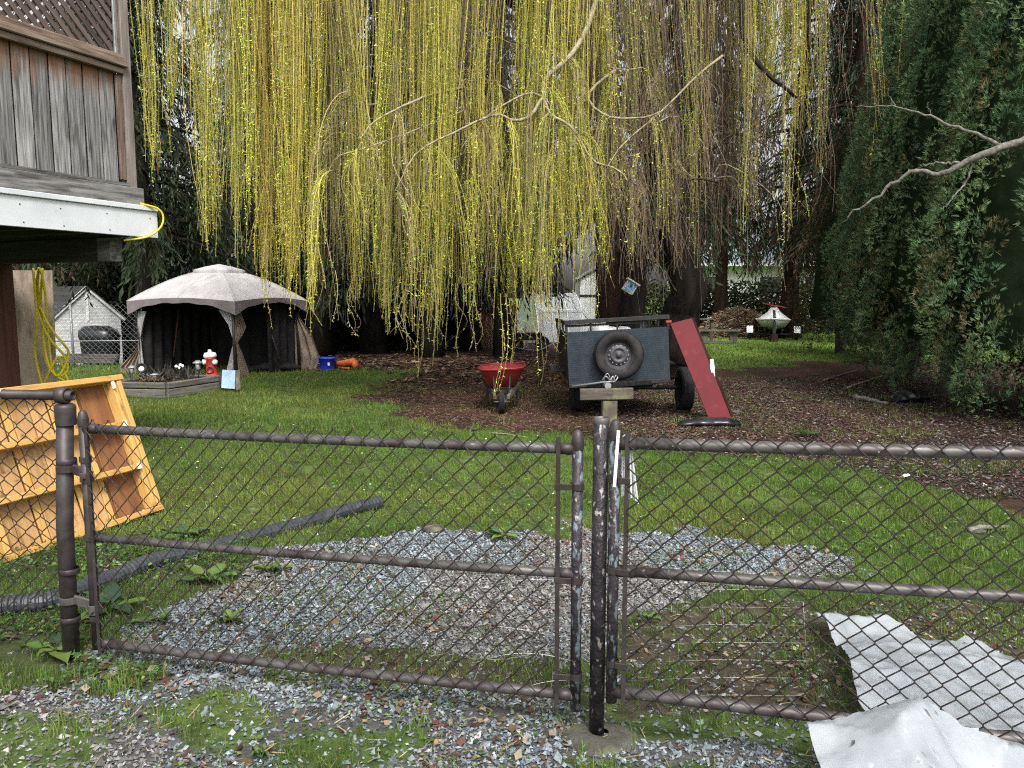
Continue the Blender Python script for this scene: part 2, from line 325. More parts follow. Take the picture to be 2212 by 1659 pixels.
# ------------------------------------------------------------------ ground zones (polygons on the ground, metres)
def gp(pts): return np.array([G(*p)[:2] for p in pts])
def inside(x, y, poly):
    r = np.zeros(np.shape(x), bool); n = len(poly)
    for i in range(n):
        x0, y0 = poly[i]; x1, y1 = poly[(i + 1) % n]
        c = (y0 > y) != (y1 > y)
        r ^= c & (x < (x1 - x0) * (y - y0) / (y1 - y0 + 1e-12) + x0)
    return r
Z_GRAVEL = [gp([(430, 1215), (560, 1190), (700, 1165), (950, 1148), (1150, 1150), (1420, 1152), (1700, 1180), (1860, 1215), (1870, 1240), (1700, 1275), (1560, 1290),
                (1440, 1330), (1350, 1400), (1260, 1470), (900, 1465), (560, 1420), (380, 1430), (240, 1390), (330, 1310), (420, 1290)]),
            gp([(0, 1440), (200, 1400), (560, 1440), (900, 1480), (1260, 1540), (1420, 1565), (1700, 1600), (1830, 1610), (1900, 1900), (-200, 1900), (-200, 1480)])]
Z_GRASS2 = [gp(q) for q in ([(330, 1525), (470, 1510), (580, 1540), (560, 1590), (400, 1600), (320, 1570)],
                            [(610, 1570), (760, 1550), (870, 1570), (860, 1630), (700, 1650), (600, 1620)],
                            [(-100, 1530), (150, 1550), (240, 1610), (200, 1660), (150, 1750), (-150, 1750)],
                            [(1180, 1645), (1400, 1625), (1560, 1650), (1500, 1720), (1150, 1740)],
                            [(530, 1450), (700, 1455), (760, 1490), (600, 1490)],
                            [(1330, 1545), (1500, 1540), (1800, 1590), (1780, 1625), (1500, 1585), (1340, 1575)])]
Z_WEED = [gp(q) for q in ([(-80, 1390), (110, 1400), (180, 1460), (110, 1500), (-100, 1500)], [(-100, 1215), (220, 1175), (500, 1165), (620, 1200), (430, 1290), (230, 1370), (-100, 1400)],
                          [(230, 1440), (340, 1450), (310, 1500), (190, 1490)])]
Z_MIX = [gp([(1340, 1320), (1720, 1310), (1850, 1330), (1900, 1560), (1340, 1530)]), gp([(1820, 1310), (2300, 1270), (2300, 1470), (1980, 1440)]),
         gp([(560, 1380), (900, 1400), (1260, 1440), (1260, 1540), (800, 1480), (520, 1430)])]
Z_LITTER = [gp([(790, 850), (860, 812), (1000, 785), (1250, 782), (1560, 800), (1640, 955), (1300, 957), (1100, 936), (930, 920), (820, 890)]),
            gp([(1540, 800), (1800, 785), (2000, 820), (2500, 830), (2500, 1150), (2150, 1110), (1980, 1040), (1850, 1005), (1650, 985), (1500, 975), (1380, 965), (1300, 935)]),
            gp([(620, 800), (560, 740), (1240, 740), (1240, 800)])]
def any_in(x, y, polys):
    r = np.zeros(np.shape(x), bool)
    for p in polys: r |= inside(x, y, p)
    return r
def zones(x, y):
    """0 lawn, 1 gravel, 2 litter, 3 weeds, 4 soil with scattered grass"""
    k = np.clip(y / 5.0, 0.6, 2.5)
    jx = x + ((fbm(x, y, 2.2, 20) - 0.5) * 0.6 + (fbm(x, y, 9.0, 21) - 0.5) * 0.28) * k; jy = y + ((fbm(x, y, 2.2, 24) - 0.5) * 0.6 + (fbm(x, y, 9.0, 25) - 0.5) * 0.28) * k
    z = np.zeros(np.shape(x), int)
    z[any_in(jx, jy, Z_LITTER)] = 2
    z[(y > 21.0) & (x < -1) & (z == 0)] = 2
    z[(x > 5.6 + 0.12 * (y - 9)) & (y > 7) & (y < 19)] = 2
    z[any_in(jx, jy, Z_GRAVEL)] = 1
    z[any_in(jx, jy, Z_MIX)] = 4
    z[any_in(jx, jy, Z_WEED)] = 3
    z[any_in(jx, jy, Z_GRASS2)] = 0
    return z
def axis_pts(segs):
    out = []
    for a, b, s in segs: out.append(np.arange(a, b, s))
    return np.unique(np.round(np.concatenate(out), 4))
gx = axis_pts([(-400, -60, 40), (-60, -16, 4), (-16, -5, 0.25), (-5, 5, 0.07), (5, 16, 0.25), (16, 60, 4), (60, 401, 40)])
gy = axis_pts([(-60, 0, 6), (0, 1.4, 0.2), (1.4, 8, 0.06), (8, 14, 0.14), (14, 32, 0.4), (32, 80, 4), (80, 620, 45)])
X, Y = np.meshgrid(gx, gy)
ZN = zones(X, Y)
BASE = np.array([(0.055, 0.085, 0.024), (0.075, 0.072, 0.068), (0.045, 0.028, 0.020), (0.045, 0.055, 0.024), (0.06, 0.05, 0.034)])
C = BASE[ZN]
gm = fbm(X, Y, 1.3, 40)[..., None]
C = np.where((ZN == 0)[..., None], C * (0.7 + 0.7 * gm) + np.array((0.012, 0.004, 0.0)) * sstep(0.5, 0.7, gm), C)
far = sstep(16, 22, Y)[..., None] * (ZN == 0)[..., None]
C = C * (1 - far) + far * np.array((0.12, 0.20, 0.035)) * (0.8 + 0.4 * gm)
red = sstep(0.5, 0.62, fbm(X, Y, 0.8, 51))[..., None] * (ZN == 2)[..., None]
C = C * (1 - red) + red * np.array((0.085, 0.042, 0.035))
na, nb = X.shape
idx = np.arange(na * nb).reshape(na, nb)
F = np.stack([idx[:-1, :-1], idx[:-1, 1:], idx[1:, 1:], idx[1:, :-1]], -1).reshape(-1, 4)
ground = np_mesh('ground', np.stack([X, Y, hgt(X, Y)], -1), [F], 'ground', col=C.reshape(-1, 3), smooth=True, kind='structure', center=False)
ground['label'] = 'yard ground of lawn, grey gravel, brown litter and soil'

def rot_z(a):
    c, s, z, o = np.cos(a), np.sin(a), np.zeros_like(a), np.ones_like(a)
    return np.stack([np.stack([c, -s, z], -1), np.stack([s, c, z], -1), np.stack([z, z, o], -1)], -2)
def rot_any(n):
    q = rng.normal(size=(n, 4)); q /= np.linalg.norm(q, axis=1)[:, None]; w, x, y, z = q.T
    return np.stack([np.stack([1 - 2 * (y * y + z * z), 2 * (x * y - z * w), 2 * (x * z + y * w)], -1),
                     np.stack([2 * (x * y + z * w), 1 - 2 * (x * x + z * z), 2 * (y * z - x * w)], -1),
                     np.stack([2 * (x * z - y * w), 2 * (y * z + x * w), 1 - 2 * (x * x + y * y)], -1)], -2)
def scatter(tv, tf, pos, R, sc):
    n = len(pos); k = tv.shape[-2]
    V = np.einsum('nij,nkj->nki', R, np.broadcast_to(tv, (n, k, 3)) * (sc[:, None, None] if sc.ndim == 1 else sc[:, None, :])) + pos[:, None, :]
    F = tf[None] + (np.arange(n) * k)[:, None, None]
    return V.reshape(-1, 3), F.reshape(-1, tf.shape[1])

# ------------------------------------------------------------------ gravel stones
OCT = np.array([(1, 0.2, 0), (-0.3, 1, 0.1), (-1, -0.2, 0), (0.3, -1, -0.1), (0.25, 0.1, 1), (0, 0, -0.8)], float)
CF = np.array([(0, 1, 4), (1, 2, 4), (2, 3, 4), (3, 0, 4), (1, 0, 5), (2, 1, 5), (3, 2, 5), (0, 3, 5)])
xs = U(-4.2, 3.2, 255000); ys = U(1.75, 6.1, 255000)
zz = zones(xs, ys); dens = fbm(xs, ys, 1.1, 60)
keep = (((zz == 1) & (dens > 0.20)) | ((zz == 0) & (ys < 3.15) & (U(size=xs.size) < 0.30)) | ((zz == 4) & (U(size=xs.size) < 0.10)) | ((zz == 3) & (U(size=xs.size) < 0.05))) & (np.abs(xs) < 0.9 * ys + 0.4)
keep &= U(size=xs.size) < np.where(ys < 3.0, 0.60, 0.85)
bare = (zz == 1) & (ys < 2.85) & (fbm(xs, ys, 1.7, 63) > 0.62); keep &= ~(bare & (U(size=xs.size) < 0.75))
xs, ys, dens, zz = xs[keep], ys[keep], dens[keep], zz[keep]; n = len(xs)
tv = OCT[None] * U(0.7, 1.2, (n, 6, 3)) + rng.normal(0, 0.16, (n, 6, 3))
sc = np.stack([U(0.8, 1.5, n), U(0.7, 1.1, n), U(0.6, 0.95, n)], -1) * (U(0.0042, 0.0098, n) * np.where(U(size=n) < 0.06, 1.6, 1))[:, None]
R = np.einsum('nij,njk->nik', rot_z(U(0, 6.28, n)), np.stack([np.eye(3)] * n) + rng.normal(0, 0.28, (n, 3, 3)))
V, F = scatter(tv, CF, np.stack([xs, ys, hgt(xs, ys) + U(0.0, 0.010, n)], -1), R, sc)
blue = sstep(0.40, 0.54, fbm(xs, ys, 1.5, 70))[:, None]
c = (1 - blue) * np.array((0.165, 0.162, 0.162)) + blue * np.array((0.155, 0.182, 0.20))
c = c * np.exp(rng.normal(0, 0.40, n))[:, None] * (1 + rng.normal(0, 0.025, (n, 3)))
np_mesh('gravel', V, [F], 'stone', col=np.repeat(np.clip(c, 0.015, 0.40), 6, 0), kind='stuff', label='crushed grey and bluish gravel around the gate')
N_STONES = n

# ------------------------------------------------------------------ grass
def blades(xs, ys, h, w, lean, cols, seg2=True, zoff=0.0):
    n = len(xs); a = U(0, 2 * math.pi, n); ld = U(0, 2 * math.pi, n)
    b = np.stack([xs, ys, hgt(xs, ys) - 0.004 + zoff], -1); s = np.stack([np.cos(a), np.sin(a), np.zeros(n)], -1) * (w / 2)[:, None]
    l = np.stack([np.cos(ld), np.sin(ld), np.zeros(n)], -1) * (lean * h)[:, None]; up = np.zeros((n, 3)); up[:, 2] = h
    tip = b + l + up * np.sqrt(np.maximum(0.08, 1 - np.minimum(lean, 0.95) ** 2))[:, None]
    if seg2:
        mid = b + l * 0.32 + up * 0.58
        V = np.stack([b - s, b + s, mid + s * 0.8, mid - s * 0.8, tip], 1).reshape(-1, 3); o = (np.arange(n) * 5)[:, None]
        return V, [o + np.array([[0, 1, 2, 3]]), o + np.array([[3, 2, 4]])], np.repeat(cols, 5, 0)
    V = np.stack([b - s, b + s, tip], 1).reshape(-1, 3); o = (np.arange(n) * 3)[:, None]
    return V, [o + np.array([[0, 1, 2]])], np.repeat(cols, 3, 0)
def grass_cols(x, y, n):
    t = fbm(x, y, 0.9, 80)[:, None]; k = U(size=(n, 1))
    c = np.array((0.095, 0.185, 0.034)) * (1 - t) + np.array((0.185, 0.275, 0.055)) * t
    g2 = fbm(x, y, 2.7, 84)[:, None]; c = c * (0.45 + 0.6 * k) * (0.55 + 1.1 * g2)
    c = c + np.array((0.06, 0.03, 0.01)) * sstep(0.55, 0.7, fbm(x, y, 0.55, 86))[:, None]
    dry = (U(size=(n, 1)) < 0.05 + 0.10 * (t > 0.62)); c = np.where(dry, np.array((0.26, 0.21, 0.09)) * (0.6 + 0.6 * k), c)
    return c
def grass_patch(name, N, x0, x1, y0, y1, hr, wr, seg2, lab, zs=(0,), extra=None):
    xs = U(x0, x1, N); ys = U(y0, y1, N) if y1 < 9 else y0 * (y1 / y0) ** U(size=N)
    z = zones(xs, ys); k = np.isin(z, zs) & (fbm(xs, ys, 3.2, 90) + 0.3 * (vn(xs, ys, 14, 91) - 0.5) > 0.33) & (np.abs(xs) < 0.85 * ys + 0.6)
    k &= ~((xs < -2.4 + (ys - 5.5) * 0.35) & (ys < 7) & (ys > 4) & (xs < -3.1))
    if 4 in zs: k &= (z != 4) | ((fbm(xs, ys, 2.6, 95) > 0.36) & (U(size=N) < 0.8))
    if 1 in zs: k &= (z != 1) | (U(size=N) < 0.03 + 0.3 * (fbm(xs, ys, 3.0, 96) > 0.62))
    if 2 in zs: k &= (z != 2) | ((fbm(xs, ys, 1.2, 97) > 0.55) & (U(size=N) < 0.22))
    if y0 < 3: k &= (ys > 3.15) | (z != 0) | (fbm(xs, ys, 5.0, 88) + 0.35 * (vn(xs, ys, 26.0, 89) - 0.5) > 0.52)
    xs, ys = xs[k], ys[k]; n = len(xs)
    tuft = 0.35 + 1.1 * fbm(xs, ys, 2.6, 99) ** 1.5 + 0.7 * vn(xs, ys, 11.0, 98) ** 3
    V, F, c = blades(xs, ys, U(*hr, n) * tuft, U(*wr, n), np.abs(rng.normal(0.35, 0.3, n)), grass_cols(xs, ys, n), seg2)
    o = np_mesh(name, V, F, 'blade', col=c, kind='stuff', label=lab); return n
NG = [grass_patch('lawn_grass', 120000, -3.6, 3.6, 1.7, 4.6, (0.03, 0.085), (0.002, 0.0045), True, 'short green grass growing between the gravel beside the gate', (0, 3, 4, 1)),
      grass_patch('lawn_grass', 330000, -5.8, 6.0, 4.6, 8.9, (0.035, 0.085), (0.0035, 0.008), False, 'green lawn grass behind the chain link gates', (0, 2, 3, 4)),
      grass_patch('lawn_grass', 190000, -10, 9.5, 8.9, 16.5, (0.04, 0.09), (0.007, 0.016), False, 'green lawn grass around the wheelbarrow and planter', (0, 2)),
      grass_patch('lawn_grass', 60000, -13, 16, 16.5, 34, (0.05, 0.11), (0.02, 0.04), False, 'bright lawn grass of the far yard near the watercraft', (0,))]

# ------------------------------------------------------------------ ground-cover weeds, clover
QUADLEAF = np.array([(0, 0, 0), (0.5, 0.42, 0.12), (0, 1, 0.05), (-0.5, 0.42, 0.12)]); QF = np.array([(0, 1, 2, 3)])
def leaf_scatter(name, N, box, zs, size, cols, lab, thr=0.0, zr=(0.005, 0.05), mat='leaf'):
    xs = U(box[0], box[1], N); ys = U(box[2], box[3], N); z = zones(xs, ys)
    k = np.isin(z, zs) & (fbm(xs, ys, 2.4, 110) > thr) & (np.abs(xs) < 0.9 * ys + 0.5); xs, ys = xs[k], ys[k]; n = len(xs)
    R = np.einsum('nij,njk->nik', rot_z(U(0, 6.28, n)), np.stack([np.eye(3)] * n) + rng.normal(0, 0.3, (n, 3, 3)))
    V, F = scatter(QUADLEAF, QF, np.stack([xs, ys, hgt(xs, ys) + U(*zr, n)], -1), R, U(*size, n))
    c = np.array(cols)[rng.integers(0, len(cols), n)] * np.exp(rng.normal(0, 0.3, n))[:, None]
    np_mesh(name, V, [F], mat, col=np.repeat(c, 4, 0), kind='stuff', label=lab)
GRN = [(0.05, 0.11, 0.022), (0.085, 0.16, 0.03), (0.11, 0.18, 0.045), (0.05, 0.10, 0.045)]
leaf_scatter('ground_ivy', 34000, (-4, 0.2, 1.8, 5.6), (3,), (0.010, 0.028), GRN, 'low leafy weeds around the fence post and drain pipe', 0.44, (0.004, 0.055))
leaf_scatter('clover', 26000, (-3.5, 3.2, 1.8, 4.8), (0, 1, 4), (0.008, 0.018), GRN + [(0.14, 0.15, 0.05)], 'small clover and moss leaves scattered in the gravel', 0.56, (0.004, 0.018))
leaf_scatter('lawn_clover', 26000, (-4.5, 5, 4.6, 9), (0,), (0.010, 0.022), GRN + [(0.16, 0.24, 0.06)], 'small broad leaves mixed into the lawn', 0.42, (0.02, 0.045))
DRY = [(0.11, 0.07, 0.042), (0.17, 0.125, 0.08), (0.065, 0.036, 0.025), (0.085, 0.034, 0.03), (0.22, 0.18, 0.13)]
leaf_scatter('dead_leaves', 9000, (-3.5, 3.4, 1.8, 6), (1, 4, 3), (0.012, 0.035), DRY, 'dry brown leaf scraps lying on gravel', 0.42, (0.006, 0.02), 'litter')
# daisies: tiny white heads in the lawn
xs = U(-4, 5.5, 330); ys = 4.5 * 2.4 ** U(size=330); k = (zones(xs, ys) == 0) & (fbm(xs, ys, 0.8, 120) > 0.45) & (np.abs(xs) < 0.7 * ys); xs, ys = xs[k], ys[k]; n = len(xs)
hexv = np.array([(math.cos(i * math.pi / 3), math.sin(i * math.pi / 3), 0) for i in range(6)])
V, F = scatter(hexv, np.array([range(6)]), np.stack([xs, ys, hgt(xs, ys) + 0.045], -1), np.stack([np.eye(3)] * n) + rng.normal(0, 0.25, (n, 3, 3)), U(0.004, 0.009, n))
np_mesh('lawn_daisies', V, [F], 'litter', col=np.repeat(np.full((n, 3), 0.72), 6, 0), kind='stuff', label='tiny white daisies dotted through the lawn')

# ------------------------------------------------------------------ litter: needles, twigs, bark chips
def sticks(name, N, box, zs, lr, wr, cols, lab, powr=True, thr=0.0):
    xs = U(box[0], box[1], N); ys = box[2] * (box[3] / box[2]) ** U(size=N); z = zones(xs, ys)
    k = np.isin(z, zs) & (fbm(xs, ys, 1.5, 130) > thr) & (np.abs(xs) < 0.85 * ys + 0.6); xs, ys = xs[k], ys[k]; n = len(xs)
    tvx = np.array([(-1, -1, 0), (1, -1, 0), (1, 1, 0.6), (-1, 1, 0.6)], float)
    L = U(*lr, n); w = U(*wr, n)
    R = np.einsum('nij,njk->nik', rot_z(U(0, 6.28, n)), np.stack([np.eye(3)] * n) + rng.normal(0, 0.18, (n, 3, 3)))
    V, F = scatter(tvx, QF, np.stack([xs, ys, hgt(xs, ys) + U(0.006, 0.028, n)], -1), R, np.stack([L, w, w], -1))
    c = np.array(cols)[rng.integers(0, len(cols), n)] * np.exp(rng.normal(0, 0.35, n))[:, None]
    np_mesh(name, V, [F], 'litter', col=np.repeat(c, 4, 0), kind='stuff', label=lab)
BR = [(0.07, 0.04, 0.026), (0.115, 0.072, 0.045), (0.05, 0.028, 0.02), (0.17, 0.125, 0.08), (0.035, 0.02, 0.017)]
GY = [(0.05, 0.042, 0.038), (0.10, 0.085, 0.075), (0.025, 0.02, 0.018), (0.07, 0.034, 0.032), (0.18, 0.16, 0.145), (0.035, 0.017, 0.018)]
sticks('needle_litter', 95000, (-5, 4.5, 7.4, 14.5), (2,), (0.008, 0.032), (0.0018, 0.0042), BR, 'brown willow and needle litter around the wheelbarrow and utility trailer')
sticks('bark_litter', 80000, (1.2, 9, 6.0, 15), (2,), (0.007, 0.022), (0.003, 0.008), GY, 'dark bark and leaf litter beneath the green hedge')
sticks('dry_stalks', 6000, (-3.4, 3.4, 2.0, 9), (0, 1, 4), (0.008, 0.035), (0.0008, 0.0018), [(0.24, 0.20, 0.12), (0.14, 0.10, 0.06)], 'pale dry stalks lying in grass and gravel')
sticks('far_litter', 9000, (-9, 4, 14, 21), (2,), (0.03, 0.10), (0.008, 0.02), BR + [(0.03, 0.022, 0.018)], 'dark twig litter under the conifers')

# ------------------------------------------------------------------ trees
def dup(root, loc, rotz=0.0, sc=(1, 1, 1), label=None, group=None):
    r = root.copy(); COL.objects.link(r); r.location = [float(a) for a in loc]; r.rotation_euler = (0, 0, rotz); r.scale = sc
    if label: r['label'] = label
    if group: r['group'] = group
    for ch in list(root.children):
        c = ch.copy(); COL.objects.link(c); c.parent = r
        for g in list(ch.children):
            d = g.copy(); COL.objects.link(d); d.parent = c
    return r
DIA = np.array([(0, 0, 0), (0.5, 0.45, 0.06), (0, 1, 0), (-0.5, 0.45, 0.06)])
def basis(d, roll):
    """rotation with local y along d (n,3), rolled."""
    d = d / np.linalg.norm(d, axis=1)[:, None]
    a = np.where(np.abs(d[:, 2:3]) > 0.9, np.array((1., 0, 0)), np.array((0, 0, 1.)))
    x = np.cross(d, a); x /= np.linalg.norm(x, axis=1)[:, None]; z = np.cross(x, d)
    c = np.cos(roll)[:, None]; s = np.sin(roll)[:, None]
    x, z = c * x + s * z, -s * x + c * z
    return np.stack([x, d, z], -1)

def conifer(name, label, h, zb, rmax, nl, nf, col, dead=0.0, bark='bark', group=None, lseg=7, tr=0.27):
    t = thing(name, label, 'tree', (0, 0, 0), group)
    zz = np.linspace(0, h, 10)
    pts = np.stack([0.12 * np.sin(zz * 0.4 + U(0, 6)), 0.12 * np.cos(zz * 0.33), zz - 0.1], -1); pts -= pts[0] * (1, 1, 0)
    T('trunk', bark, t, pts, tr * (1 - zz / h) ** 0.8 + 0.03 + 0.16 * np.exp(-zz * 3), 10)
    lm = MB().tube(pts, 0.03, 5); fpos = []; fdir = []; flen = []; dd = []
    for i in range(nl):
        q = (i + U()) / nl; z = zb + (h - zb) * q ** 1.15; L = rmax * ((1 - q) ** 0.75 + 0.10) * U(0.7, 1.12); a = i * 2.399 + U(-0.4, 0.4)
        o = np.array((math.cos(a), math.sin(a), 0)); s = np.linspace(0, 1, 6)
        c = np.array((np.interp(z, zz, pts[:, 0]), np.interp(z, zz, pts[:, 1]), z)) + s[:, None] * L * o + np.array((0, 0, 1)) * (0.12 * L * s - 0.42 * L * s ** 2.0)[:, None]
        lm.tube(c, np.linspace(0.045, 0.008, 6) * (0.6 + L / rmax), 4)
        f = U(0.12, 1.0, nf) ** 0.8; p = np.stack([np.interp(f, s, c[:, k]) for k in range(3)], -1)
        p += rng.normal(0, 0.06, p.shape)
        side = np.cross(o, (0, 0, 1)) * rng.choice([-1, 1], nf)[:, None]
        fpos.append(p + side * U(0, 0.5, nf)[:, None] * (1 - 0.6 * f)[:, None] * L * 0.35)
        fdir.append(o * U(0.1, 0.6, nf)[:, None] + side * U(0.0, 0.5, nf)[:, None] + np.array((0, 0, -1.0)) * U(0.5, 1.1, nf)[:, None])
        flen.append(U(0.35, 0.85, nf) * (0.6 + 0.4 * (1 - q))); dd.append(U(size=nf) < dead * (1 - q))
    lm.build('branchwork', bark, t, True)
    p = np.concatenate(fpos); d = np.concatenate(fdir); L = np.concatenate(flen); de = np.concatenate(dd); n = len(p)
    d /= np.linalg.norm(d, axis=1)[:, None]
    V = []; Fq = []; C = []; off = 0
    base = np.array(col) * np.exp(rng.normal(0, 0.33, n))[:, None]
    base = np.where(de[:, None], np.array((0.055, 0.03, 0.02)) * np.exp(rng.normal(0, 0.3, n))[:, None], base)
    for j in range(lseg):
        s = j / lseg; q = p + d * (L * s)[:, None] - np.array((0, 0, 1)) * (0.22 * L * s * s)[:, None]
        dj = d + rng.normal(0, 0.38, d.shape); dj[:, 2] -= 0.35 * s
        v, f = scatter(DIA, QF, q, basis(dj, U(0, 6.28, n)), np.stack([L * U(0.05, 0.10, n), L * U(0.26, 0.46, n), L * 0.2], -1))
        V.append(v); Fq.append(f + off); off += len(v); C.append(np.repeat(base * (0.85 + 0.4 * s), 4, 0))
    np_mesh('crown', np.concatenate(V), [np.concatenate(Fq)], 'needle', col=np.concatenate(C), parent=t)
    return t
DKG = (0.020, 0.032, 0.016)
GCON = 'dark conifers behind the willow'
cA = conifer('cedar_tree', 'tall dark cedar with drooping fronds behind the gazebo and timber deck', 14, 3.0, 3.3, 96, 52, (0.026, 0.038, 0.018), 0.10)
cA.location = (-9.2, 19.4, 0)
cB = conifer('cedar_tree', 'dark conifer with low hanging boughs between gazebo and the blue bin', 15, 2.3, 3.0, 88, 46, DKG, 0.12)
cB.location = (-5.2, 20.8, 0)
cC = conifer('cedar_tree', 'tall conifer with many rusty brown dead boughs behind the utility trailer', 14, 3.2, 2.7, 78, 36, (0.022, 0.034, 0.016), 0.36, 'bark_red', tr=0.30)
cC.location = (2.25, 17.4, 0)
for k, (x, y, rz, s, lab) in enumerate(((-14.6, 29.0, 1.1, 1.15, 'broad dark cedar rising behind the small white garage'), (-3.9, 21.8, 2.2, 1.0, 'dark cedar standing behind the orange lawn tool'))):
    dup(cA, (x, y, -0.7 if x < -10 else 0), rz, (s, s, s), lab)
for x, y, rz, s, sz, lab in ((-2.2, 20.5, 0.7, 0.92, 1.0, 'dark conifer trunk and boughs just left of the dry reed clump'),
                             (-7.2, 22.6, 2.9, 1.0, 1.1, 'dark conifer directly behind the gazebo roof'),
                             (-0.25, 20.4, 4.1, 0.62, 1.35, 'slim dark conifer with bare lower trunk beside the plastic greenhouse'),
                             (-1.3, 23.0, 5.1, 0.9, 1.1, 'dark conifer set back between the reed clump and blue bin')):
    dup(cB, (x, y, 0), rz, (s, s, sz), lab)
for x, y, rz, s, sz, lab in ((4.6, 20.5, 1.9, 0.8, 1.12, 'open conifer with thin brown boughs behind the picnic table side of the trailer'),
                             (11.6, 25.8, 5.0, 1.1, 1.1, 'brown conifer rising behind the browning thuja'),
                             (12.6, 27.0, 3.3, 1.15, 1.2, 'open dark conifer hanging over the parked watercraft'),
                             (8.2, 38.2, 2.2, 1.1, 1.3, 'large open conifer far behind the clipped hedge and the watercraft'), (10.7, 29.8, 1.0, 1.05, 1.2, 'open conifer directly behind the parked watercraft'), (17.6, 41.0, 4.4, 1.4, 1.35, 'large far conifer at the end of the distant white house'),
                             (8.4, 31.0, 0.4, 0.8, 1.25, 'thin open conifer in front of the distant white house')):
    dup(cC, (x, y, 0), rz, (s, s, sz), lab)

# thuja hedge: feathery columns
def thuja(name, label, h, R0, N, cols, group=None, seed=0):
    t = thing(name, label, 'tree', (0, 0, 0), group)
    def rad(z):
        q = np.clip(z / h, 0, 1); return R0 * (0.62 + 0.62 * sstep(0, 0.22, q)) * (1 - q ** 1.5) ** 0.8
    st = MB()
    for k in range(4):
        a = k * 1.7 + seed; st.tube([(0.07 * math.cos(a), 0.07 * math.sin(a), -0.1), (0.15 * math.cos(a), 0.15 * math.sin(a), 1.2), (0.1 * math.cos(a), 0.1 * math.sin(a), h * 0.8)], [0.10, 0.07, 0.02], 6)
    st.build('trunk', 'bark_grey', t, True)
    th = np.linspace(0, 2 * math.pi, 20, endpoint=False); zs = np.linspace(0.95, h * 0.97, 22)
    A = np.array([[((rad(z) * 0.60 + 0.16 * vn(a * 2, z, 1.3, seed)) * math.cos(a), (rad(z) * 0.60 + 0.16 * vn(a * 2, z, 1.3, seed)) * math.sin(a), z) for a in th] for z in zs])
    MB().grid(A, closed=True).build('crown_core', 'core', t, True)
    # rounded clumps of sprays billowing over the surface
    k = 56; nP = int(N / k); z0 = 0.25 + (h - 0.55) * ((np.arange(nP) + U(size=nP)) / nP) ** 0.95; a0 = np.arange(nP) * 2.39996 + U(-0.25, 0.25, nP)
    r0 = rad(z0) * (0.80 + 0.26 * vn(a0 * 2.2, z0 * 0.9, 1.6, seed))
    pc = np.stack([r0 * np.cos(a0), r0 * np.sin(a0), z0], -1); n = nP * k
    o = np.stack([np.cos(a0), np.sin(a0), np.full(nP, 0.35)], -1); o /= np.linalg.norm(o, axis=1)[:, None]
    x = np.cross(o, (0, 0, 1.)); x /= np.linalg.norm(x, axis=1)[:, None]; y = np.cross(x, o); y = -y * np.sign(y[:, 2:3])  * -1
    cr = U(0.17, 0.30, nP)[:, None]; ct = U(0.05, 1.0, (nP, k)); ang = U(0, 2 * math.pi, (nP, k)); sn = np.sqrt(1 - ct * ct)
    sh_ = cr * U(0.72, 1.0, (nP, k))
    nv = o[:, None] * ct[..., None] + x[:, None] * (sn * np.cos(ang))[..., None] + y[:, None] * (sn * np.sin(ang))[..., None]
    pos = pc[:, None] + (o[:, None] * (ct * 0.8)[..., None] + x[:, None] * (sn * np.cos(ang) * 0.85)[..., None] + y[:, None] * (sn * np.sin(ang) * 1.45)[..., None]) * sh_[..., None]
    dr = nv * 0.75 + np.array((0, 0, 0.45)) + rng.normal(0, 0.22, nv.shape)
    pos = pos.reshape(-1, 3); dr = dr.reshape(-1, 3)
    cb = np.array(cols)[rng.integers(0, len(cols), nP)] * np.exp(rng.normal(0, 0.22, nP))[:, None]
    cb = np.repeat(cb, k, 0) * np.exp(rng.normal(0, 0.18, n))[:, None]
    V = []; Fq = []; C = []; off = 0
    d = dr / np.linalg.norm(dr, axis=1)[:, None]; B_ = basis(d, U(0, 6.28, n)); L0 = U(0.055, 0.10, n)
    for j, (aa, ln) in enumerate(((0, 1.0), (0.5, 0.85), (-0.5, 0.85), (0.95, 0.6), (-0.95, 0.6))):
        dj = B_[:, :, 1] * math.cos(aa) + B_[:, :, 0] * math.sin(aa)
        L = L0 * ln * U(0.8, 1.1, n)
        v, f = scatter(DIA, QF, pos, basis(dj, U(0, 6.28, n)), np.stack([L * 0.17, L, L * 0.3], -1))
        V.append(v); Fq.append(f + off); off += len(v); C.append(np.repeat(cb, 4, 0))
    np_mesh('crown', np.concatenate(V), [np.concatenate(Fq)], 'needle', col=np.concatenate(C), parent=t)
    return t
TG = [(0.10, 0.175, 0.080), (0.135, 0.21, 0.095), (0.072, 0.135, 0.072), (0.165, 0.24, 0.11), (0.14, 0.13, 0.062)]
GH = 'row of feathery green thuja columns along the right side'
tA = thuja('thuja_tree', 'fourth green thuja from the browning thuja, nearest the crumpled black bag', 8.6, 1.3, 30000, TG, GH, 1); tA.location = (6.75, 9.7, 0)
tB = thuja('thuja_tree', 'third green thuja column from the browning thuja along the litter edge', 8.8, 1.3, 27000, TG, GH, 2); tB.location = (6.95, 12.1, 0)
dup(tA, (7.55, 14.6, 0), 2.1, (1, 1, 1.0), 'second green thuja column from the browning thuja along the litter edge'); dup(tB, (9.3, 17.6, 0), 1.3, (0.95, 0.95, 0.98), 'green thuja column standing next to the browning thuja')
dup(tB, (8.6, 10.9, 0), 4.0, (1, 1, 1.1), 'green thuja in the second row, behind the third and fourth columns'); dup(tA, (8.3, 8.3, 0), 3.6, (1.05, 1.05, 1.0), 'fifth green thuja from the browning thuja, behind the bare grey limb')
dup(tA, (9.6, 19.4, 0), 5.1, (1, 1, 1.1), 'green thuja set back behind the browning thuja')
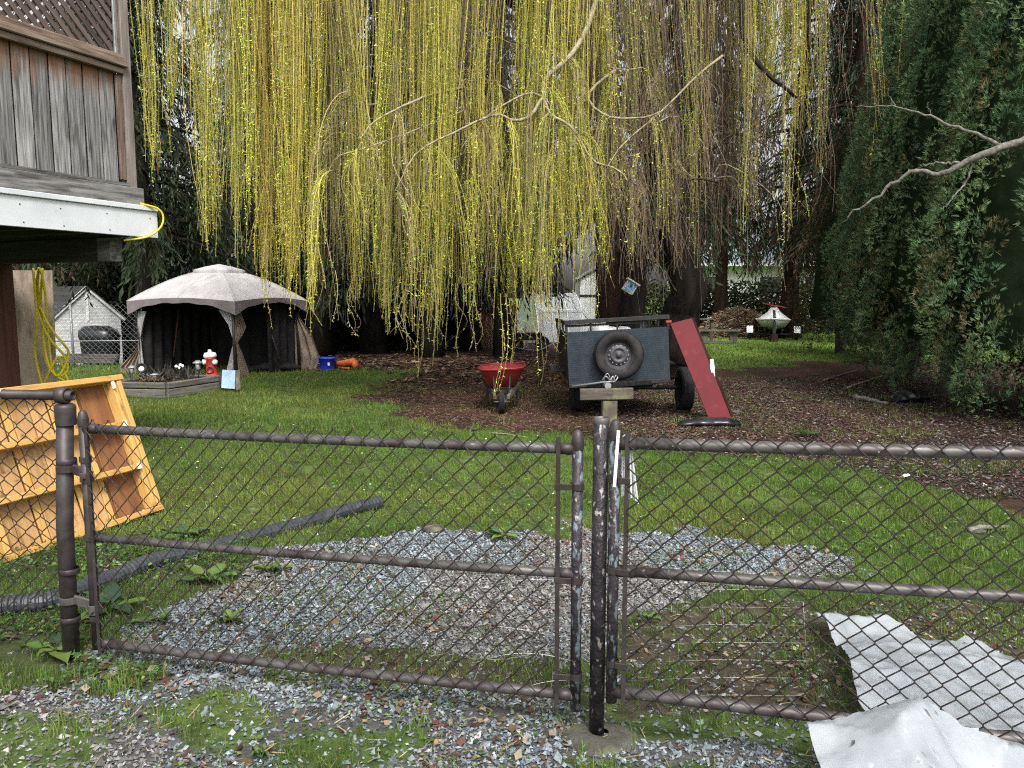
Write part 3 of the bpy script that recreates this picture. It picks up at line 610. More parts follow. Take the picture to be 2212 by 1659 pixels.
tD = thuja('thuja_tree', 'browning dark thuja at the far end of the hedge, beside the watercraft', 6.2, 1.15, 14000, [(0.075, 0.06, 0.03), (0.10, 0.065, 0.032), (0.05, 0.058, 0.03)], None, 5)
tD.location = (9.25, 21.6, 0)

# far hedge and shrubs
def shrub_mass(name, label, x0, x1, y0, y1, zt, N, cols, size=0.12, kind=None, zb=0.0, cat='hedge'):
    xs = U(x0, x1, N); ys = U(y0, y1, N); zf = U(size=N)
    top = zt * (0.75 + 0.5 * fbm(xs, ys, 0.8, 150)); q = np.clip(np.abs((ys - (y0 + y1) / 2) / ((y1 - y0) / 2)), 0, 1)
    z = zb + zf * top * np.sqrt(np.maximum(0.02, 1 - 0.7 * q * q)) + hgt(xs, ys)
    d = rng.normal(size=(N, 3)); d[:, 2] = np.abs(d[:, 2]) * 0.6; L = U(0.6, 1.4, N) * size
    v, f = scatter(DIA, QF, np.stack([xs, ys, z], -1), basis(d, U(0, 6.28, N)), np.stack([L * 0.55, L, L * 0.4], -1))
    c = np.array(cols)[rng.integers(0, len(cols), N)] * np.exp(rng.normal(0, 0.4, N))[:, None]
    t = thing(name, label, cat, ((x0 + x1) / 2, (y0 + y1) / 2, 0))
    for i in range(max(3, int((x1 - x0) * 1.2))):
        px = U(x0 + 0.2, x1 - 0.2); py = U(y0 + 0.1, y1 - 0.1); hz = float(hgt(px, py))
        MB().tube([(px, py, hz - 0.1), (px + U(-.2, .2), py, hz + zt * 0.4), (px + U(-.4, .4), py, hz + zt * 0.8)], [0.04, 0.03, 0.012], 5).build('trunk', 'bark', t, True)
    np_mesh('crown', v, [f], 'needle', col=np.repeat(c, 4, 0), parent=t)
    return t
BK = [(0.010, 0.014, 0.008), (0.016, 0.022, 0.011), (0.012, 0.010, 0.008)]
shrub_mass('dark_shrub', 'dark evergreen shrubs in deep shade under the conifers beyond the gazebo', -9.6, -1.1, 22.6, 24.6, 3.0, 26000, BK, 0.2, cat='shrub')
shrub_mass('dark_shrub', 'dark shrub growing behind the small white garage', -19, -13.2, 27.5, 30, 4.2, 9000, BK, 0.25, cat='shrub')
shrub_mass('clipped_hedge', 'mottled green hedge behind the brush pile and watercraft', 5.2, 15.5, 33.2, 35.0, 2.3, 17000, [(0.05, 0.065, 0.025), (0.085, 0.10, 0.045), (0.03, 0.035, 0.02), (0.12, 0.12, 0.07)], 0.17)
shrub_mass('leafy_shrub', 'pale green shrub between the greenhouse and the white shed doors', 0.9, 2.4, 27.2, 28.4, 1.7, 2600, [(0.09, 0.11, 0.045), (0.14, 0.14, 0.08), (0.06, 0.07, 0.03)], 0.13, cat='shrub')

# ------------------------------------------------------------------ weeping willow
wl = thing('willow_tree', 'weeping willow with long yellow-green hanging twigs over the lawn', 'tree', (3.0, 14.9, 0))
NODES = []
def limb(pts, r0, r1, mat='bark', n=10, name='limb', k=None):
    c = curve(pts, k or max(8, len(pts) * 4)); NODES.append(c); c += rng.normal(0, 0.012, c.shape) * (r0 / 0.1)
    return T(name, mat, wl, c, np.linspace(r0, r1, len(c)), n)
limb([(3.15, 14.9, -0.2), (3.2, 14.95, 0.6), (3.3, 15.0, 1.9), (3.0, 14.9, 3.4), (2.2, 14.4, 5.2)], 0.44, 0.26, name='trunk')
limb([(2.55, 14.7, -0.2), (2.4, 14.7, 0.7), (2.3, 14.6, 2.0), (2.0, 14.0, 3.6), (1.3, 13.2, 5.4)], 0.30, 0.18, name='trunk')
tops = [(-5.3, 11.8, 7.4), (-4.0, 11.2, 7.6), (-2.6, 10.6, 7.7), (-1.2, 10.4, 7.9), (0.4, 10.4, 7.9), (1.8, 10.9, 7.8), (3.4, 11.2, 7.8), (4.6, 11.8, 7.4), (-3.0, 13.4, 8.2), (0.5, 13.0, 8.4)]
for i, tp in enumerate(tops):
    a = np.array((1.3, 13.2, 5.3)) if tp[0] < 0.6 else np.array((2.2, 14.4, 5.1)); b = np.array(tp)
    limb([a, a * 0.65 + b * 0.35 + (0, 0, 0.9), a * 0.3 + b * 0.7 + (0, 0, 0.7), b], 0.13, 0.035, 'bark', 7)
YL = 11.2
def PL(*q): return [P(u, v, y) for (u, v, y) in q]
limb(PL((1300, -40, 11.2), (1268, 60, 10.4), (1231, 122, 10.0), (1180, 168, 9.9), (1174, 210, 9.8)), 0.0341, 0.0315, 'bark_pale', 7, k=14)
limb(PL((1174, 210, 9.8), (1144, 252, 9.7), (1107, 260, 9.6), (1070, 248, 9.5), (985, 285, 9.3), (900, 330, 9.1), (850, 420, 9.0)), 0.0248, 0.0056, 'bark_pale', 6, k=20)
limb(PL((1174, 210, 9.8), (1190, 248, 9.8), (1237, 277, 9.8), (1279, 345, 9.8), (1334, 366, 9.8), (1359, 403, 9.8), (1372, 520, 9.8)), 0.0236, 0.0056, 'bark_pale', 6, k=20)
limb(PL((1174, 210, 9.8), (1136, 203, 9.7), (1052, 252, 9.5), (990, 330, 9.4)), 0.0161, 0.0042, 'bark_pale', 6, k=14)
limb(PL((1180, 212, 9.8), (1200, 260, 9.9), (1196, 340, 9.9), (1150, 380, 9.8)), 0.0099, 0.0035, 'bark_pale', 5, k=12)
limb(PL((1000, 190, 10.8), (930, 205, 10.2), (860, 235, 9.8), (800, 270, 9.6), (770, 330, 9.5)), 0.0248, 0.0056, 'bark_pale', 6, k=14)
limb(PL((1000, 240, 10.6), (900, 280, 10.0), (790, 320, 9.7), (722, 345, 9.5), (700, 420, 9.5)), 0.0112, 0.0035, 'bark_pale', 6, k=14)
limb(PL((1330, 150, 11.0), (1270, 205, 10.6), (1310, 250, 10.4), (1385, 255, 10.4), (1430, 240, 10.3)), 0.0217, 0.0084, 'bark_pale', 6, k=14)
limb(PL((1560, 120, 10.8), (1500, 170, 10.6), (1430, 240, 10.4), (1330, 330, 10.2), (1270, 460, 10.0)), 0.0186, 0.0042, 'bark_pale', 6, k=16)
limb(PL((1600, -30, 11.2), (1610, 90, 11.0), (1660, 160, 10.8), (1720, 210, 10.8)), 0.05, 0.02, 'bark', 6, k=12)
for q in range(46):     # secondary twiggy branches, arching
    u = U(780, 1560); v = U(60, 420); y = U(10.4, 12.6); s = rng.choice([-1, 1])
    pts = PL((u, v, y), (u + s * U(30, 70), v - U(-10, 40), y), (u + s * U(70, 150), v + U(0, 60), y), (u + s * U(90, 190), v + U(70, 190), y))
    limb(pts, U(0.008, 0.016), 0.003, 'bark_pale' if U() < 0.6 else 'bark', 4, k=10)

LEAFT = np.array([(0.16, 0.1, 0), (0.0, 1, 0), (-0.16, 0.1, 0)]); TF = np.array([(0, 1, 2)])
WN = 1.0
def willow_cluster(u0, u1, vb, vj, y0, y1, n, style, vt=None, tu=None, leafgap=0.042, parent=wl, node=None):
    """one hanging branch: n twigs falling between u0..u1 (photo columns at their depth) with leaves."""
    n = max(3, int(n * (WN if node is None and style != 'b' else 1))); yb = U(y0, y1, n); uc = U(u0, u1, n)
    # gather twigs into a few ropes
    k = max(2, int(n / 12)); ctr = U(u0, u1, k); pick = rng.integers(0, k, n); rope = U(size=n) < (0.93 if style != 'b' else 0.5)
    rv = -np.abs(rng.normal(0, vj, k)); rs = U(2.0, 7.0, k); rc = np.exp(rng.normal(0, 0.32, (k, 1))) * (1 + rng.normal(0, 0.10, (k, 3)))
    uc = np.where(rope, ctr[pick] + rng.normal(0, 1, n) * rs[pick], uc); yb = np.where(rope, (y0 + (y1 - y0) * (pick / k)) + rng.normal(0, 0.08, n), yb)
    vbot = vb + np.where(rope, rv[pick], 0) - np.abs(rng.normal(0, vj * 0.8, n)) + (U(size=n) < 0.08) * U(0, vj * 1.1, n)
    bot = np.array([P(a, b, c) for a, b, c in zip(uc, vbot, yb)])
    tt = uc + (np.where(uc < 1240, 34, -34) * ((uc > 800) & (uc < 1520))) + rng.normal(0, 18, n) + rng.normal(0, 16, k)[pick] if tu is None else U(tu[0], tu[1], n)
    if vt is None:
        top = np.array([P(a, -60, c) for a, c in zip(tt, yb)]); top[:, 2] = U(6.2, 7.7, n)
    else:
        top = np.array([P(a, b, c) for a, b, c in zip(tt, U(vt - 50, vt + 50, n), yb)])
    S = 13; s = np.linspace(0, 1, S)
    if node is not None: top = np.repeat(node[None], n, 0) + rng.normal(0, 0.03, (n, 3))
    ph = U(0, 6.28, (n, 1)); am = np.abs(rng.normal(0, 0.075 if style != 'b' else 0.16, (n, 1)))
    cu = np.where(pick % 2 == 0, 1, -1)[:, None]
    px = top[:, :1] + (bot[:, :1] - top[:, :1]) * (s ** 1.1) + am * np.sin(s * U(3, 9, (n, 1)) + ph) * s + 0.05 * cu * np.sin(s * 3.1)
    py = top[:, 1:2] + (bot[:, 1:2] - top[:, 1:2]) * s + am * np.cos(s * U(2, 5, (n, 1)) + ph) * s
    pz = top[:, 2:] + (bot[:, 2:] - top[:, 2:]) * s
    if node is not None:      # fountain: out first, then down
        px = top[:, :1] + (bot[:, :1] - top[:, :1]) * (1 - np.exp(-3.2 * s)) / 0.96 + am * np.sin(s * U(3, 9, (n, 1)) + ph) * s
        py = top[:, 1:2] + (bot[:, 1:2] - top[:, 1:2]) * (1 - np.exp(-3.2 * s)) / 0.96
        pz = top[:, 2:] + U(0.0, 0.16, (n, 1)) * np.sin(s * 3.14) * (s < 0.5) + (bot[:, 2:] - top[:, 2:]) * s ** 1.35
    C = np.stack([px, py, pz], -1)                                       # n,S,3
    r = np.linspace(0.0048, 0.0024, S) * (1.0 if style != 'b' else 1.15)
    ang = np.arange(3) * 2.0944; ring = np.stack([np.cos(ang), np.sin(ang), 0 * ang], -1)
    V1 = (C[:, :, None] + ring[None, None] * r[None, :, None, None]).reshape(-1, 3)
    id0 = np.arange(n * S * 3).reshape(n, S, 3)
    F1 = np.stack([id0[:, :-1, [0, 1, 2]], id0[:, :-1, [1, 2, 0]], id0[:, 1:, [1, 2, 0]], id0[:, 1:, [0, 1, 2]]], -1).reshape(-1, 4)
    tw = {'g': (0.33, 0.275, 0.075), 'o': (0.34, 0.25, 0.07), 'b': (0.13, 0.092, 0.066), 'm': (0.23, 0.18, 0.085)}[style]
    c1 = np.repeat(np.array(tw) * np.exp(rng.normal(0, 0.28, n))[:, None], S * 3, 0)
    Ln = np.linalg.norm(top - bot, axis=1); dens = {'g': 1.55, 'o': 1.55, 'm': 0.95, 'b': 0.05}[style]
    nl = np.maximum(1, (Ln / leafgap * dens * U(0.75, 1.15, n)).astype(int)); tot = nl.sum()
    w = np.repeat(np.arange(n), nl); t = U(0.06, 1.0, tot)
    g = t * (S - 1); i0 = np.minimum(S - 2, g.astype(int)); f = (g - i0)[:, None]
    lp = C[w, i0] * (1 - f) + C[w, i0 + 1] * f
    a = U(0, 6.28, tot); d = np.stack([np.cos(a) * 0.75, np.sin(a) * 0.75, U(-1.5, 0.3, tot)], -1)
    L = U(0.022, 0.046, tot)
    v2, f2 = scatter(LEAFT, TF, lp, basis(d, U(0, 6.28, tot)), np.stack([L * 0.95, L, L], -1))
    gcol = {'g': (0.44, 0.47, 0.05), 'o': (0.47, 0.44, 0.05), 'm': (0.40, 0.43, 0.055), 'b': (0.26, 0.26, 0.06)}[style]
    c2 = np.array(gcol) * rc[pick][w] * (np.exp(rng.normal(0, 0.25, n))[:, None])[w] * np.exp(rng.normal(0, 0.22, tot))[:, None]
    c2[:, 0] *= U(0.75, 1.1, tot)
    V = np.concatenate([V1, v2]); mi = np.concatenate([np.zeros(len(F1), int), np.ones(len(f2), int)])
    return np_mesh('hanging_branch', V, [F1, f2 + len(V1)], ['twig', 'willow_leaf'], mi, np.concatenate([c1, np.repeat(c2, 3, 0)]), parent=parent)
WC = [  # u0,u1, vbottom, jitter, y0,y1, n, style
    (324, 352, 372, 40, 11.6, 12.0, 24, 'g'), (352, 396, 300, 80, 11.6, 12.4, 26, 'g'), (434, 470, 572, 90, 11.2, 11.5, 62, 'g', None, (395, 470)), (396, 440, 360, 90, 11.4, 12.2, 34, 'm'),
    (470, 520, 420, 110, 11.2, 12.2, 46, 'm'), (505, 560, 560, 90, 10.9, 11.8, 84, 'g'), (548, 632, 650, 70, 10.7, 11.6, 120, 'o'), (610, 640, 640, 60, 10.7, 11.2, 40, 'g'),
    (640, 700, 640, 60, 10.6, 11.8, 76, 'g'), (690, 760, 610, 90, 10.8, 12.0, 90, 'm'), (755, 830, 675, 90, 10.4, 11.6, 82, 'g'), (830, 930, 735, 80, 10.0, 11.4, 92, 'g'),
    (830, 1000, 620, 120, 11.4, 12.6, 80, 'm'), (925, 1040, 725, 90, 9.9, 11.2, 84, 'g'), (1035, 1140, 690, 90, 9.8, 11.2, 70, 'g'), (1130, 1238, 672, 80, 9.8, 11.0, 76, 'g'),
    (1000, 1240, 560, 140, 11.2, 12.6, 80, 'm'), (1235, 1330, 630, 100, 10.2, 11.8, 50, 'g'), (1320, 1420, 560, 130, 10.6, 12.2, 70, 'm'), (1415, 1525, 590, 150, 10.8, 12.4, 62, 'm'),
    (1520, 1620, 520, 150, 10.8, 12.4, 40, 'm'), (1612, 1672, 318, 50, 11.0, 11.6, 74, 'g'), (1680, 1762, 310, 70, 11.0, 11.8, 52, 'g'), (1755, 1860, 430, 120, 10.8, 12.0, 30, 'm'),
    (1860, 1955, 370, 150, 10.4, 11.6, 22, 'm'), (1590, 1720, 560, 90, 10.8, 12, 20, 'm'),
    (700, 900, 600, 160, 11.8, 13.6, 140, 'b'), (900, 1100, 600, 140, 11.4, 13.6, 150, 'b'), (1100, 1300, 620, 120, 11.0, 13.4, 160, 'b'), (1270, 1420, 640, 130, 11.0, 13.4, 150, 'b'),
    (1400, 1560, 580, 150, 11.4, 13.6, 130, 'b'), (1540, 1700, 460, 150, 11.4, 13.4, 90, 'b'), (1700, 1900, 330, 120, 11.6, 13.0, 40, 'b'), (500, 720, 560, 150, 11.6, 13.2, 90, 'b')]
for a in WC: willow_cluster(*a)
def to_uv(p):
    x, y, z = p[0], p[1], p[2] - HCAM; f = y * math.cos(PITCH) - z * math.sin(PITCH); w = y * math.sin(PITCH) + z * math.cos(PITCH)
    return 1106 + FPX * x / f, 829.5 - FPX * w / f
for c in NODES[12:]:          # sprays of twigs springing from the limbs inside the crown
    for i in range(3, len(c), 4):
        u, v = to_uv(c[i])
        if not (520 < u < 1900 and -60 < v < 460): continue
        side = rng.choice([-1, 1]); sp = U(25, 95); y = c[i][1]; st = ('g' if U() < 0.6 else 'm') if u < 1250 and U() < 0.85 else ('b' if U() < 0.6 else 'm')
        lo = 700 if u < 1240 else (620 if u < 1500 else 470)
        vb_ = min(lo, v + U(220, 460)); ua, ub = sorted((u + side * 8, u + side * sp))
        willow_cluster(ua, ub, vb_, 60, y - 0.35, y + 0.35, int(U(7, 14)), st, node=c[i])
for (u, vt, vb, y) in ((912, 640, 832, 9.6), (930, 600, 762, 9.7), (986, 620, 765, 9.7), (1030, 620, 772, 9.7), (1086, 640, 858, 9.6), (1105, 600, 800, 9.6), (1165, 640, 836, 9.7), (1152, 620, 775, 9.7),
                       (862, 600, 745, 9.9), (720, 560, 715, 10.4), (572, 540, 695, 10.6), (680, 560, 722, 10.5), (760, 600, 735, 10.1), (1205, 640, 770, 9.8), (1290, 560, 700, 10.2), (880, 600, 765, 9.9)):
    willow_cluster(u - 5, u + 5, vb, 14, y, y + 0.1, 3, 'm', vt=vt, tu=(u - 8, u + 8), leafgap=0.026)

# ------------------------------------------------------------------ timber deck on the left
def zmix(m, col, z0, z1, amp=0.25, sc=(6, 6, 1.2)):
    t = M[m].node_tree; N = t.nodes; L = t.links; b = N['Principled BSDF']; src = b.inputs['Base Color'].links[0].from_socket
    g = N.new('ShaderNodeNewGeometry'); sx = N.new('ShaderNodeSeparateXYZ'); L.new(g.outputs['Position'], sx.inputs[0])
    mp = N.new('ShaderNodeMapping'); mp.inputs['Scale'].default_value = sc; L.new(g.outputs['Position'], mp.inputs['Vector'])
    nz = N.new('ShaderNodeTexNoise'); nz.inputs['Scale'].default_value = 2.5; nz.inputs['Detail'].default_value = 6; L.new(mp.outputs[0], nz.inputs['Vector'])
    ma = N.new('ShaderNodeMath'); ma.operation = 'MULTIPLY_ADD'; L.new(nz.outputs[0], ma.inputs[0]); ma.inputs[1].default_value = amp; L.new(sx.outputs[2], ma.inputs[2])
    mr = N.new('ShaderNodeMapRange'); mr.inputs[1].default_value = z0 + amp / 2; mr.inputs[2].default_value = z1 + amp / 2; L.new(ma.outputs[0], mr.inputs[0])
    mx = N.new('ShaderNodeMix'); mx.data_type = 'RGBA'; L.new(mr.outputs[0], mx.inputs['Factor']); L.new(src, mx.inputs[6]); mx.inputs[7].default_value = (*col, 1)
    L.new(mx.outputs[2], b.inputs['Base Color'])
M['cedar_face'] = mk('cedar_face', ((0.05, 0.049, 0.048), (0.19, 0.187, 0.185), (0.33, 0.325, 0.32)), 3.2, (0.8, 20, 20), 'gc', 0.88, bump=0.35, spec=0.15, vary=0.25,
                     spots=((0.05, 0.045, 0.042), 5, 0.56, 0.75, (0.6, 3, 3)))
zmix('cedar_face', (0.20, 0.09, 0.045), 3.27, 3.55, 0.5)
TH = math.radians(24.05)
DO = np.array((-3.40, 7.0, 0.0)); da = np.array((-math.sin(TH), -math.cos(TH), 0)); dn = np.array((math.cos(TH), -math.sin(TH), 0)); db = -dn
Zv = np.array((0, 0, 1.0))
def DK(t, o, z): return DO + da * t + dn * o + Zv * z
deck = thing('timber_deck', 'raised timber deck with board railing, lattice screen and white fascia', 'deck', (DO[0], DO[1], 0))
LEN = 2.4
B('corner_post', 'post_tan', deck, DK(0, 0.0, 2.40), DK(0, 0.0, 5.6), 0.085, 0.085, da)
B('post_trim', 'cedar_brown', deck, DK(0.075, 0.012, 2.62), DK(0.075, 0.012, 3.50), 0.025, 0.055, da)
for i in range(15):
    t = 0.175 + i * 0.150
    B('railing_board', 'cedar_face', deck, DK(t, -0.012 + 0.003 * (i % 2), 2.60), DK(t, -0.012 + 0.003 * (i % 2), 3.55), 0.020, 0.138, da, 0.007)
B('gap_light_blocker', 'dark_timber', deck, DK(0.05, -0.045, 3.08), DK(LEN, -0.045, 3.08), 0.02, 0.95, Zv)  # added dark board, stops sky light showing between the railing boards
B('bottom_board', 'cedar_grey', deck, DK(-0.085, 0.047, 2.475), DK(LEN, 0.047, 2.475), 0.036, 0.165, Zv)
B('bottom_lip', 'cedar_grey', deck, DK(0.045, 0.012, 2.575), DK(LEN, 0.012, 2.575), 0.075, 0.030, Zv)
B('rail_cap', 'cedar_brown', deck, DK(0.02, 0.018, 3.600), DK(LEN, 0.018, 3.600), 0.13, 0.055, Zv, 0.006)
B('rail_moulding', 'cedar_brown', deck, DK(0.045, 0.035, 3.543), DK(LEN, 0.035, 3.543), 0.04, 0.052, Zv)
B('rail_lip', 'cedar_brown', deck, DK(0.045, 0.030, 3.655), DK(LEN, 0.030, 3.655), 0.05, 0.045, Zv)
B('lattice_stop', 'galv_dark', deck, DK(0.085, 0.02, 3.68), DK(0.085, 0.02, 5.6), 0.022, 0.03, da)
B('lattice_trim', 'cedar_brown', deck, DK(0.058, 0.008, 3.68), DK(0.058, 0.008, 5.6), 0.03, 0.026, da)
x0, x1, z0, z1 = 0.09, 2.3, 3.66, 5.3
for s, dep in ((1, 0.0), (-1, -0.011)):
    cc = np.arange(-4, 8, 0.096)
    for c in cc:
        pts = []
        for x in (x0, x1):
            z = z0 + s * (x - x0) + (c if s > 0 else c)
            if z0 <= z <= z1: pts.append((x, z))
        for z in (z0, z1):
            x = x0 + s * (z - z0 - c)
            if x0 < x < x1: pts.append((x, z))
        if len(pts) == 2 and abs(pts[0][0] - pts[1][0]) > 0.06:
            p, q = pts; B('lattice_slat', 'lattice', deck, DK(p[0], dep, p[1]), DK(q[0], dep, q[1]), 0.009, 0.042, np.cross(nrm(DK(q[0], 0, q[1]) - DK(p[0], 0, p[1])), dn), 0.002)
fas = MB().beam(DK(-0.20, 0.075, 2.245), DK(LEN, 0.075, 2.245), 0.022, 0.235, Zv).build('fascia', 'white_paint', deck)
B('fascia_cap', 'white_paint', deck, DK(-0.20, 0.082, 2.385), DK(LEN, 0.082, 2.385), 0.045, 0.042, Zv)
for t in (-0.14, 0.30, 0.72, 1.05):
    for z in (2.165, 2.30):
        MB().lathe([(0, 0), (0.006, 0), (0.005, 0.003), (0, 0.004)], DK(t + 0.02 * (z > 2.2), 0.0865, z), dn, 8).build('nail_head', 'black_metal', fas)
for i in range(16):
    B('deck_board', 'cedar_grey', deck, DK(0.05 + i * 0.15, -0.05, 2.372), DK(0.05 + i * 0.15, -3.2, 2.372), 0.142, 0.036, Zv)
for i in range(6):
    B('joist', 'dark_timber', deck, DK(0.12 + i * 0.42, 0.06, 2.235), DK(0.12 + i * 0.42, -3.2, 2.235), 0.04, 0.235, Zv)
B('beam', 'dark_timber', deck, DK(0.10, -0.26, 2.015), DK(0.10, -3.2, 2.015), 0.12, 0.205, Zv)
B('beam_end', 'cedar_grey', deck, DK(0.10, -0.10, 2.015), DK(0.10, -0.26, 2.015), 0.124, 0.208, Zv)
B('beam', 'dark_timber', deck, DK(2.2, -0.1, 2.015), DK(2.2, -3.2, 2.015), 0.12, 0.205, Zv)
pp = DK(0.10, -1.72, 0)
B('support_post', 'brown_stain', deck, (pp[0], pp[1], -0.1), (pp[0], pp[1], 1.92), 0.15, 0.15, da)
pq = DK(2.2, -1.72, 0); B('support_post', 'brown_stain', deck, (pq[0], pq[1], -0.1), (pq[0], pq[1], 1.92), 0.15, 0.15, da)

sA = P(113, 830, 8.3); sB = P(112, 584, 8.42)
ps = MB(); e = np.array((1, 0.06, 0)); ps.poly([(sA[0] - 1.35, 8.22, 0.0), (sA[0] + 0.02, 8.30, 0.0), (sB[0], 8.42, sB[2]), (sB[0] - 1.35, 8.34, sB[2])], 0.018, (0.06, 0.99, 0))
tag(ps.build('plywood_sheet', 'plywood'), 'bare plywood sheet standing behind the brown deck post', 'plywood')

# yellow extension cords
cz = [(84, 578), (76, 640), (92, 700), (112, 738), (138, 768), (146, 800), (120, 812), (100, 770), (90, 690), (82, 620), (86, 580), (98, 640), (104, 720), (112, 790), (124, 812), (140, 790), (148, 760), (130, 735),
      (104, 700), (84, 655), (74, 610), (72, 585), (80, 700), (76, 760), (92, 828), (108, 800), (126, 770), (138, 800), (146, 826), (110, 800), (96, 760), (88, 660), (92, 580)]
cp = curve([P(u, v, 8.02 + 0.045 * math.sin(i * 1.7)) for i, (u, v) in enumerate(cz)], 170)
tag(T('extension_cord', 'yellow_cord', None, cp, 0.0125, 7), 'yellow extension cord hanging in a bundle on the plywood', 'cord')
cp = curve([DK(-0.02, 0.09, 2.42), DK(-0.17, 0.13, 2.39), DK(-0.22, 0.14, 2.32), DK(-0.19, 0.13, 2.22), DK(-0.06, 0.11, 2.13), DK(0.12, 0.03, 2.09)], 26)
tag(T('extension_cord', 'yellow_cord', None, cp, 0.009, 7), 'yellow cord looped over the end of the white deck fascia', 'cord')

# ------------------------------------------------------------------ chain link fence and gates
def dome(r, h=0.03): return [(r * 1.12, -0.03), (r * 1.16, -0.002), (r * 1.12, 0.004), (r * 1.05, 0.010), (r * 0.85, 0.010 + h * 0.55), (r * 0.45, 0.010 + h * 0.92), (0, 0.010 + h)]
def chainlink(t, A, dxy, length, zb, zt, nn, mat='wire', p=0.040, part='mesh_wire'):
    """A: start xy; zb, zt: functions of s; nn: outward normal (to the camera)."""
    J = int(round((zt(length / 2) - zb(length / 2)) / p)); n = int(length / p)
    for i in range(n):
        pts = []
        for j in range(J + 1):
            k = (i + j) % 2; s = (i + k) * p + (0.0015 if k else -0.0015)
            sg = 0.0028 * (1 if k else -1)
            wob = 0.010 * (vn(s * 3, j * 0.12, 1.0, 7) - 0.5); wz = 0.010 * (vn(s * 3, j * 0.12, 1.0, 9) - 0.5)
            for f in (-0.10, 0.10):
                ss = s - abs(f) * p * 0.8 * (1 if k else -1) * 0.9; jj = j + f
                if (j == 0 and f < 0): jj = -0.12
                z = zb(s) + (zt(s) - zb(s)) * jj / J + wz
                q = np.array((A[0] + dxy[0] * (ss + wob), A[1] + dxy[1] * (ss + wob), z)) + nn * (sg + 0.014 * (vn(s * 2, j * 0.15, 1, 12) - 0.5))
                pts.append(q)
        MB().tube(pts, 0.0026, 4, cap=False).build(part, mat, t, True)
gdir = nrm(np.array((0.309 + 1.97, 2.651 - 3.269, 0))); gn = np.array((gdir[1], -gdir[0], 0.0))
if gn[1] > 0: gn = -gn
Lp = np.array((-1.965, 3.27, 0)); Cp = np.array((0.309, 2.651, 0))

# left fence panel with its terminal post
fl = thing('chain_link_fence', 'brown chain link fence panel with thick terminal post beside the yellow timber frame', 'fence', Lp)
tp = np.array((Lp[0] + 0.045, Lp[1], 1.10))
T('terminal_post', 'pipe_brown', fl, [(Lp[0], Lp[1], -0.05), (Lp[0] + 0.01, Lp[1], 0.6), (tp[0], tp[1], 1.12)], 0.0345, 16)
cap = MB().lathe([(0.041, -0.08), (0.043, -0.005), (0.040, 0.006), (0.030, 0.012), (0, 0.012)], (tp[0], tp[1], 1.13), n=16).build('post_cap', 'pipe_brown', fl, True)
MB().lathe([(0.024, -0.022), (0.034, -0.022), (0.036, 0), (0.034, 0.022), (0.024, 0.022), (0.024, -0.022)], (tp[0] - 0.005, tp[1] - 0.002, 1.178), (1, -0.12, 0), 16).build('rail_loop', 'pipe_brown', cap, True)
ra = nrm((1, -0.12, 0)); re = np.array((tp[0] + 0.042, tp[1] - 0.006, 1.178))
MB().lathe([(0.021, -1.35), (0.0215, 0), (0.0165, 0.0), (0.0165, -0.05), (0, -0.05)], re, ra, 16).build('top_rail', 'pipe_brown', fl, True)
for z in (0.18, 0.40, 0.86, 0.89):
    MB().lathe([(0.039, -0.012), (0.041, -0.010), (0.041, 0.010), (0.039, 0.012)], (Lp[0] + 0.045 * z / 1.1, Lp[1], z), n=16).build('brace_band', 'pipe_brown', fl, True)
fd = np.array((-ra[0], -ra[1], 0)); fst = re + fd * 0.07
chainlink(fl, fst, fd, 1.22, lambda s: 0.05, lambda s: 1.165, np.array((-0.12, -0.99, 0)) * 1.0)
tie = MB().lathe([(0.0225, -0.004), (0.0245, -0.004), (0.0245, 0.004), (0.0225, 0.004)], re + fd * 0.33, ra, 12).build('rail_tie', 'galv', fl, True)

